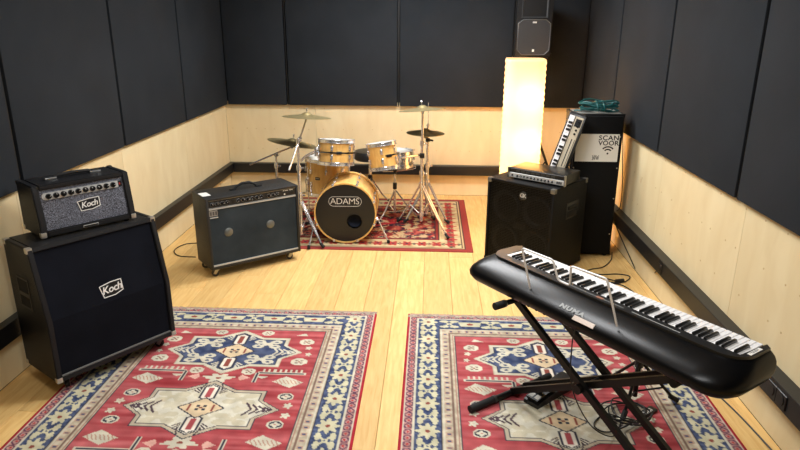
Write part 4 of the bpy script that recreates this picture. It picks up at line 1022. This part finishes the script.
# second boom stand behind the combo amplifier
B2Y = 5.66; B2 = px(277, 176, 1, B2Y); B2 = Vector((B2.x, B2Y, RZ)); J2 = px(276.7, 154.5, 1, B2Y)
st = tripod_stand('cymbal_stand', 'chrome boom cymbal stand mostly hidden behind the combo amplifier', g_, B2.x, B2.y, [(-.5, .24), (1.6, .24), (3.7, .24)], [(.05, .40, .0135), (.40, .58, .0115), (.58, J2.z-RZ, .0095)], .33)
TP2 = px(292.5, 146.5, 1, B2Y+.02); TL2 = px(250, 164.5, 1, B2Y-.04)
add_boom(st, B2, J2, TL2, TP2); n2 = Vector((.18, .085, 1)); C2 = px(293, 138.5, 1, B2Y+.03)
post_top(st, B2, C2-Vector((0, 0, .012)), n2); bm = nb(); tube(bm, [TP2-B2, C2-B2-Vector((0, 0, .03))], .005, 6); obj('tilter_post', bm, CHROME, st)
cymbal('crash_cymbal', 'tilted bronze cymbal on the boom stand behind the combo amplifier', 'crash and ride cymbals', C2, n2, .228, BRASSD)
# straight stand with crash, right of the toms
B3 = Vector((-.064, 5.70, RZ)); C3 = px(422, 106.5, 1, 5.70)
st = tripod_stand('cymbal_stand', 'straight chrome cymbal stand in front of the hi-hat', 'straight cymbal stand', B3.x, B3.y, [(-.99, .44), (2.72, .24), (1.0, .22), ], [(.05, .52, .0165), (.52, .80, .0145), (.80, C3.z-RZ-.02, .012)], .40)
n3 = Vector((-.08, .085, 1)); post_top(st, B3, C3+Vector((0, 0, 0)), n3); bm = nb(); cyl(bm, (0, -.014, C3.z-RZ-.05), (0, .014, C3.z-RZ-.05), .015); obj('tilter', bm, CHROME, st)
cymbal('crash_cymbal', 'level bronze crash cymbal on the straight stand above the hi-hat', 'crash and ride cymbals', C3+Vector((0, 0, .012)), n3, .212)
bm = nb(); box(bm, -.022, .022, -.022, .022, .655, .70, .006, 2); obj('tom_clamp', bm, BLKP, st)
# hi-hat
B4 = Vector((-.015, 5.90, RZ)); C4 = px(425.5, 133, 1, 5.90)
st = tripod_stand('hi_hat_stand', 'chrome hi-hat stand with pedal behind the straight cymbal stand', None, B4.x, B4.y, [(-.55, .24), (1.5, .24), (3.7, .24)], [(.05, .55, .0165), (.55, C4.z-RZ-.06, .0135)], .38)
zt = px(427.5, 102.5, 1, 5.90).z
bm = nb(); tube(bm, [(0, 0, C4.z-RZ-.03), (0, 0, zt-RZ)], .0033, 6); obj('pull_rod', bm, CHROME, st)
bm = nb(); cyl(bm, (0, 0, C4.z-RZ-.08), (0, 0, C4.z-RZ-.05), .022); tube(bm, [(.02, 0, C4.z-RZ-.065), (.05, -.01, C4.z-RZ-.07)], .009, 8); obj('seat_cup', bm, BLKP, st)
bm = nb(); cyl(bm, (0, 0, C4.z-RZ+.045), (0, 0, C4.z-RZ+.085), .011); box(bm, -.016, .016, -.004, .004, C4.z-RZ+.065, C4.z-RZ+.077, .003, 1); obj('clutch', bm, CHROME, st)
bm = nb(); prism(bm, [(-.32, .02), (-.30, .035), (-.05, .09), (-.05, .075), (-.30, .012)], lambda p_, q_, h: Vector((h, -p_-.0, q_)), -.035, .035); obj('pedal', bm, STEEL, st)
cymbal('hi_hat_cymbal', 'upper bronze hi-hat cymbal with its bell up', 'hi-hat pair', C4+Vector((0, 0, .043)), Vector((.02, 0, 1)), .178, BRASSD)
cymbal('hi_hat_cymbal', 'lower bronze hi-hat cymbal with its bell down', 'hi-hat pair', C4+Vector((0, 0, -.047)), Vector((.02, 0, 1)), .178, BRASSD, True)

# ------------------------------------------------------------------ stage piano
KP = Vector((.520, 3.136, 0)); KA = math.atan2(-.80292, .59608)
t = thing('stage_piano', 'long black stage piano with white keys and wire music rest on the X stand', 'keyboard', KP, KA)
def outline(back, end, pull):
    """rounded plan of the body; back, end, pull = how far the back, the ends and the front are drawn in"""
    u0, u1, v0, v1 = -.112+end, 1.296-end, -.338+back, .012-pull
    P = []
    for su, sv, r, a0 in ((1, 1, .018, 0), (-1, 1, .018, PI/2), (-1, -1, .085, PI), (1, -1, .16, 3*PI/2)):
        n = 5 if r < .05 else 12
        rr = max(.008, min(r, (v1-v0)*.48))
        cx_ = u1-rr if su > 0 else u0+rr; cy_ = v1-rr if sv > 0 else v0+rr
        for k in range(n+1): a = a0+PI/2*k/n; P.append((cx_+rr*math.cos(a), cy_+rr*math.sin(a)))
    return P
lay = [(.584, .105, .095, .20), (.588, .075, .068, .175), (.598, .042, .040, .145), (.616, .014, .016, .105), (.636, .001, .003, .07), (.652, 0, 0, .045), (.669, .012, .004, .025), (.685, .036, .012, .012), (.698, .068, .022, .006), (.7075, .102, .034, .004), (.7155, .140, .046, .004)]
bm = nb(); rings = [[bm.verts.new((p_, q_, z)) for p_, q_ in outline(i_, e_, f_)] for z, i_, e_, f_ in lay]
for a, b in zip(rings[:-1], rings[1:]):
    n = len(a)
    for k in range(n): bm.faces.new((a[k], a[(k+1) % n], b[(k+1) % n], b[k]))
bm.faces.new(list(reversed(rings[0]))); bm.faces.new(rings[-1]); obj('body', bm, PIANO, t, True, 60)
def bulge(z):
    for (za, ia, _e, _a), (zb, ib, _f, _b) in zip(lay[:-1], lay[1:]):
        if za <= z <= zb: return -.338+ia+(ib-ia)*(z-za)/(zb-za)
# deck: narrow rim behind the keys and round both ends
OL = outline(.138, .044, .003)
U_ = [(1.2235, .009)]+[q_ for q_ in reversed(OL[:6])]+[q_ for q_ in reversed(OL[12:])]+[q_ for q_ in reversed(OL[6:12])]+[(-.002, .009), (-.002, -.157), (1.2235, -.157)]
bm = nb(); prism(bm, U_, lambda p_, q_, h: Vector((p_, q_, h)), .70, .7265)
bmesh.ops.bevel(bm, geom=[e for e in bm.edges if all(v.co.z > .72 for v in e.verts)], offset=.006, segments=3, affect='EDGES')
cp = obj('deck', bm, mat('piano_gloss', (14, 13, 12), .36, spec=1.0), t, True, 40)
bm = nb(); box(bm, .78, 1.0, -.182, -.178, .7262, .7273); obj('panel_line', bm, SILVER, cp)
bm = nb(); box(bm, .38, .74, -.182, -.174, .7262, .7271); obj('panel_print', bm, mat('print_grey', (96, 96, 94), .5), cp)
bm = nb(); box(bm, .60, .635, -.186, -.170, .7262, .728); obj('lit_display', bm, mat('display_amber', (150, 104, 84), .4), cp)
bm = nb(); box(bm, 1.228, 1.243, -.125, -.045, .7265, .7275); s_ = obj('white_sticker', bm, WHITE, cp)
for q_ in range(2): bm = nb(); box(bm, 1.231+.005*q_, 1.2335+.005*q_, -.115+.01*q_, -.06, .7275, .7279); obj('sticker_print', bm, mat('print_mid', (120, 116, 110), .6), s_)
KWd = 1.2215/52; wk = bk = None
for i in range(52):
    if wk is None: bm = nb(); box(bm, .0005, KWd-.0006, -.152, .004, .712, .7235, .0018, 1); wk = obj('white_key', bm, KEYW, t); o = wk
    else: o = inst(wk, t, None, 'white_key')
    o.location = (i*KWd, 0, 0)
# the player sits on the wall side: the bass end is at large u
names = 'ABCDEFG'
for i in range(51):
    if names[i % 7] in 'BE': continue
    if bk is None:
        bm = nb(); box(bm, -.0062, .0062, -.150, -.054, .718, .735, .003, 2)
        for v in bm.verts:
            if v.co.z > .729 and v.co.y > -.1: v.co.y -= .008
        bk = obj('black_key', bm, KEYB, t); o = bk
    else: o = inst(bk, t, None, 'black_key')
    o.location = (1.2215-(i+1)*KWd, 0, 0)
# rear lettering and rating label
def surf(x, y):
    """where the sight line through a pixel meets the rounded back"""
    d = AR*((x-400)/CAM_F)+AU*((225-y)/CAM_F)+AF; o = INV @ Vector((0, 0, CAM_H)); dl = INV.to_3x3() @ d
    for k in range(400):
        z = .7150-.13*k/400; p_ = o+dl*((z-o.z)/dl.z)
        if p_.y >= bulge(z): return p_
    return p_
INV = (T(KP) @ Rz(KA)).inverted()
def back_frame(p_):
    e = .004; s_ = (bulge(min(.7150, p_.z+e))-bulge(p_.z-e))/(2*e); up = Vector((0, s_, 1)).normalized(); nr_ = Vector((1, 0, 0)).cross(up)
    return Matrix(((1, 0, nr_.x, p_.x), (0, up.y, nr_.y, p_.y), (0, up.z, nr_.z, p_.z), (0, 0, 0, 1)))
LG = surf(572, 310.5)
text('rear_lettering', 'NUMA', .029, mat('print_soft', (128, 128, 125), .5), t, back_frame(LG) @ T((0, 0, .001)), .0012, 0, .0016, 1.12, 1.45)
LB = surf(583.5, 322)
bm = nb(); box(bm, -.055, .055, -.011, .011, -.006, .0025); lb_ = obj('rating_label', bm, mat('label_cream', (208, 192, 178), .6), t); lb_.matrix_basis = back_frame(LB)
for q_ in range(5): bm = nb(); z_ = .625; u_ = .25+.05*q_; cyl(bm, (u_, bulge(z_)+.01, z_), (u_, bulge(z_)-.001, z_), .008, None, 10); obj('socket', bm, BLKP, t)
# wire music rest: feet at the back edge, leaning to the back
inv = (T(KP) @ Rz(KA)).inverted()
def lp(x, y, w0, nrm):
    d = AR*((x-400)/CAM_F)+AU*((225-y)/CAM_F)+AF; o = inv @ Vector((0, 0, CAM_H)); dl = inv.to_3x3() @ d
    return o+dl*((Vector(w0)-o).dot(nrm)/dl.dot(nrm))
f1 = lp(530.5, 289.5, (0, 0, .684), Vector((0, 0, 1))); f2 = lp(617, 326, (0, 0, .684), Vector((0, 0, 1)))
lean = math.radians(14); nr = Vector((0, math.cos(lean), math.sin(lean)))
W_ = [lp(x, y, f1, nr) for x, y in ((530.5, 289.5), (522, 248), (553, 260), (558, 280), (570, 285.5), (571, 266), (607, 279), (617, 326))]
pts = []
for i, p_ in enumerate(W_):
    if 0 < i < len(W_)-1:
        a = (W_[i-1]-p_); b = (W_[i+1]-p_); r_ = min(.016, a.length*.4, b.length*.4); a = p_+a.normalized()*r_; b = p_+b.normalized()*r_
        for k in range(5): s = k/4; pts.append(a*(1-s)**2+p_*2*s*(1-s)+b*s*s)
    else: pts.append(p_)
bm = nb(); tube(bm, pts, .0046, 8); obj('music_rest', bm, mat('nickel_wire', (232, 231, 228), .35, .0), t)['label'] = 'bent steel wire music rest'

# ------------------------------------------------------------------ X stand under the piano
t = thing('keyboard_stand', 'black double-braced X keyboard stand on the rug', 'keyboard stand', (KP.x, KP.y, RZ), KA)
U0, U1, ZT = .19, 1.06, .564
def rect_bar(bm, a, b, w_, h_):
    a, b = Vector(a), Vector(b); d = (b-a).normalized(); y = Vector((0, 1, 0)); z = d.cross(y).normalized()
    P = [(-w_/2, -h_/2), (w_/2, -h_/2), (w_/2, h_/2), (-w_/2, h_/2)]
    prism(bm, P, lambda p_, q_, h: a+y*p_+z*q_+(b-a)*h, 0, 1)
for v_ in (-.245, -.075):
    bm = nb(); rect_bar(bm, (U0, v_, ZT), (1.115, v_, .03), .022, .032); obj('leg', bm, BLKM, t)
for v_ in (-.205, -.115):
    bm = nb(); rect_bar(bm, (U1, v_, ZT), (.165, v_, .03), .022, .032); obj('leg', bm, BLKM, t)
pu = .60; bm = nb(); cyl(bm, (.622, -.27, .302), (.622, -.05, .302), .013); cyl(bm, (.622, -.275, .302), (.622, -.258, .302), .022); obj('pivot', bm, BLKM, t)
for u_, vs_ in ((U0, -.37), (U1, -.265)):
    bm = nb(); tube(bm, [(u_, vs_, ZT), (u_, .0, ZT)], .013, 12); b_ = obj('support_bar', bm, BLKM, t)
    for va, vb in ((vs_-.015, vs_+.04), (-.04, .01)): bm = nb(); tube(bm, [(u_, va, ZT), (u_, vb, ZT)], .0185, 12); obj('rubber_sleeve', bm, RUB, b_)
    bm = nb(); tube(bm, [(u_, vs_+.045, ZT), (u_, vs_+.052, ZT)], .019, 12); obj('ring', bm, STEEL, b_)
for u_ in (.16, 1.115):
    bm = nb(); tube(bm, [(u_, -.47, .019), (u_, .06, .019)], .0165, 12); b_ = obj('foot_bar', bm, BLKM, t)
    for va, vb in ((-.485, -.33), (-.0, .075)): bm = nb(); tube(bm, [(u_, va, .0195), (u_, vb, .0195)], .0195, 12); obj('rubber_sleeve', bm, RUB, b_)
    bm = nb(); tube(bm, [(u_, -.332, .0195), (u_, -.318, .0195)], .021, 12); obj('ring', bm, mat('ring_grey', (60, 60, 60), .4, .5), b_)
# sustain pedal lying against the foot bar
Mw = T(KP) @ Rz(KA)
P0 = Mw @ Vector((.265, -.02, RZ))
t = thing('sustain_pedal', 'black sustain pedal with a white label by the stand foot', 'pedal', P0, KA+PI/2+.1)
bm = nb(); prism(bm, [(-.17, 0), (-.17, .02), (-.15, .028), (.12, .06), (.15, .055), (.16, .04), (.16, 0)], lambda p_, q_, h: Vector((p_, h, q_)), -.045, .045); obj('housing', bm, BLKP, t)
bm = nb(); prism(bm, [(-.165, .032), (-.02, .056), (-.02, .064), (-.165, .041)], lambda p_, q_, h: Vector((p_, h, q_)), -.036, .036); tr_ = obj('treadle', bm, BLKM, t)
for q in (-1, 1): bm = nb(); prism(bm, [(-.155, .0425), (-.125, .0475), (-.125, .0483), (-.155, .0433)], lambda p_, q_, h: Vector((p_, h, q_)), q*.018-.012, q*.018+.012); obj('label_print', bm, WHITE, tr_)

# ------------------------------------------------------------------ low tripod under the piano
def on(x, y, z=0): return px(x, y, 2, z)
c = on(634, 402); t = thing('tripod_stand', 'low black folding tripod stand under the right of the piano', 'stand', (c.x, c.y, RZ))
bm = nb(); tube(bm, [(0, 0, .03), (0, 0, .40)], .012, 10); obj('tube_section', bm, BLKM, t)
bm = nb(); cyl(bm, (0, 0, .2), (0, 0, .25), .021); obj('leg_hub', bm, BLKP, t)
f = on(677, 404)-c
for q, a in enumerate((math.atan2(f.y, f.x), math.atan2(f.y, f.x)+2.09, math.atan2(f.y, f.x)+4.19)):
    R_ = f.length-.012; c_, s_ = math.cos(a), math.sin(a)
    bm = nb(); tube(bm, [(.012*c_, .012*s_, .225), (R_*c_, R_*s_, .014)], .008, 8); l = obj('leg', bm, BLKM, t)
    bm = nb(); tube(bm, [((R_-.03)*c_, (R_-.03)*s_, .038), ((R_+.012)*c_, (R_+.012)*s_, .0145)], .0135, 8); obj('rubber_foot', bm, RUB, l)
    bm = nb(); tube(bm, [(.012*c_, .012*s_, .06), (R_*.66*c_, R_*.66*s_, .086)], .005, 6); obj('brace', bm, BLKM, t)

# ------------------------------------------------------------------ cables
def spline(P, n=8):
    P = [Vector(p) for p in P]; out = []
    for i in range(len(P)-1):
        p0, p1, p2, p3 = P[max(i-1, 0)], P[i], P[i+1], P[min(i+2, len(P)-1)]
        for k in range(n):
            s = k/n; out.append(.5*((2*p1)+(p2-p0)*s+(2*p0-5*p1+4*p2-p3)*s*s+(3*p1-p0-3*p2+p3)*s**3))
    return out+[P[-1]]
def cable(label, P, r=.0035, m=None, name='cable'):
    return tag(obj(name, tube(nb(), spline(P), r, 7), m or CABLE), label, 'cable')
fz = .0045; rz_ = RZ+.0055
cable('thin black cable looping out on the floor beside the combo amplifier', [on(199, 243, fz), on(186, 244, fz), on(176, 248.5, fz), on(174.5, 252.5, fz), on(180, 256, fz), on(196, 257, fz)], .004)
cable('black cable on the boards along the outer edge of the piano rug', [on(690, 368, fz), on(714, 391, fz), on(738, 414, fz), on(768, 446, fz), on(800, 482, fz)], .004)
w0 = px(623.5, 148, 0, XR-.006); w1 = px(627, 200, 0, XR-.006)
cable('black cable hanging down the plywood wall to the trunking socket', [Vector((XR-.012, 5.38, .98)), Vector((XR-.012, 5.30, .75)), Vector((XR-.012, 5.22, .52)), Vector((XR-.03, 5.17, .37)), Vector((SR-.01, 5.13, .30)), on(632, 262, .05), on(637, 270, fz), on(646, 275.5, fz), on(652, 275, .05), Vector((SR-.008, 4.02, .285))], .004)
cable('black mains cable looping on the floor behind the bass cabinet', [on(612, 252, fz), on(611, 260, fz), on(603, 267, fz), on(592, 269, fz), on(584, 272, fz)], .0045)
cable('black cable tangle with a plug on the floor behind the piano', [on(586, 272, fz), on(600, 274.5, fz), on(617, 274, fz), on(629, 276, fz), on(628, 280, fz), on(619, 283, fz), on(605, 281, fz), on(594, 276, .011), on(604, 278, .011), on(618, 281.5, .012)], .0045)
cable('black cable running from the floor tangle towards the piano', [on(590, 275, fz), on(604, 283, fz), on(620, 284.5, fz), on(632, 291, fz), on(640, 299, fz), on(652, 312, fz)], .0045)
bm = nb(); p_ = on(620, 281, .014); tube(bm, [p_+Vector((-.035, 0, 0)), p_+Vector((.03, .01, 0))], [.012, .016], 10); 
tag(obj('mains_plug', bm, BLKP), 'black mains plug lying in the cable tangle behind the piano', 'plug')
rg = random.Random(4)
P = []
for k in range(46):
    a = k*.55; r1 = .085+.02*math.sin(k*.9); P.append(on(630, 415, rz_)+Vector((.01*math.sin(k)+r1*1.15*math.cos(a)-.02, r1*math.sin(a), .0006*k+.006*(1+math.sin(k*1.7)))))
P += [on(622, 428, rz_+.01), on(606, 432, rz_), on(595, 427, rz_), on(596, 420, rz_), on(606, 414, rz_), on(616, 416, rz_+.03)]
cable('black cable coiled in loops on the rug under the piano', P, .0038)
t = thing('cable_tag', 'black and white printed cable tag on the rug under the piano', 'tag', on(648, 413, RZ), .7)
bm = nb(); box(bm, -.05, .05, -.022, .022, .001, .014, .003, 2); obj('tag_body', bm, BLKP, t)
bm = nb()
for q in range(5): box(bm, -.036+.013*q, -.030+.013*q, -.012, .012, .014, .0146)
obj('tag_print', bm, WHITE, t, False)
cable('black lead dropping from the back of the piano to the rug', [Mw @ Vector((.63, bulge(.625)-.002, .625)), Mw @ Vector((.63, -.345, .56)), Mw @ Vector((.64, -.33, .35)), Mw @ Vector((.66, -.2, .12)), Mw @ Vector((.68, -.05, RZ+.006)), on(622, 418, rz_+.004)], .003)
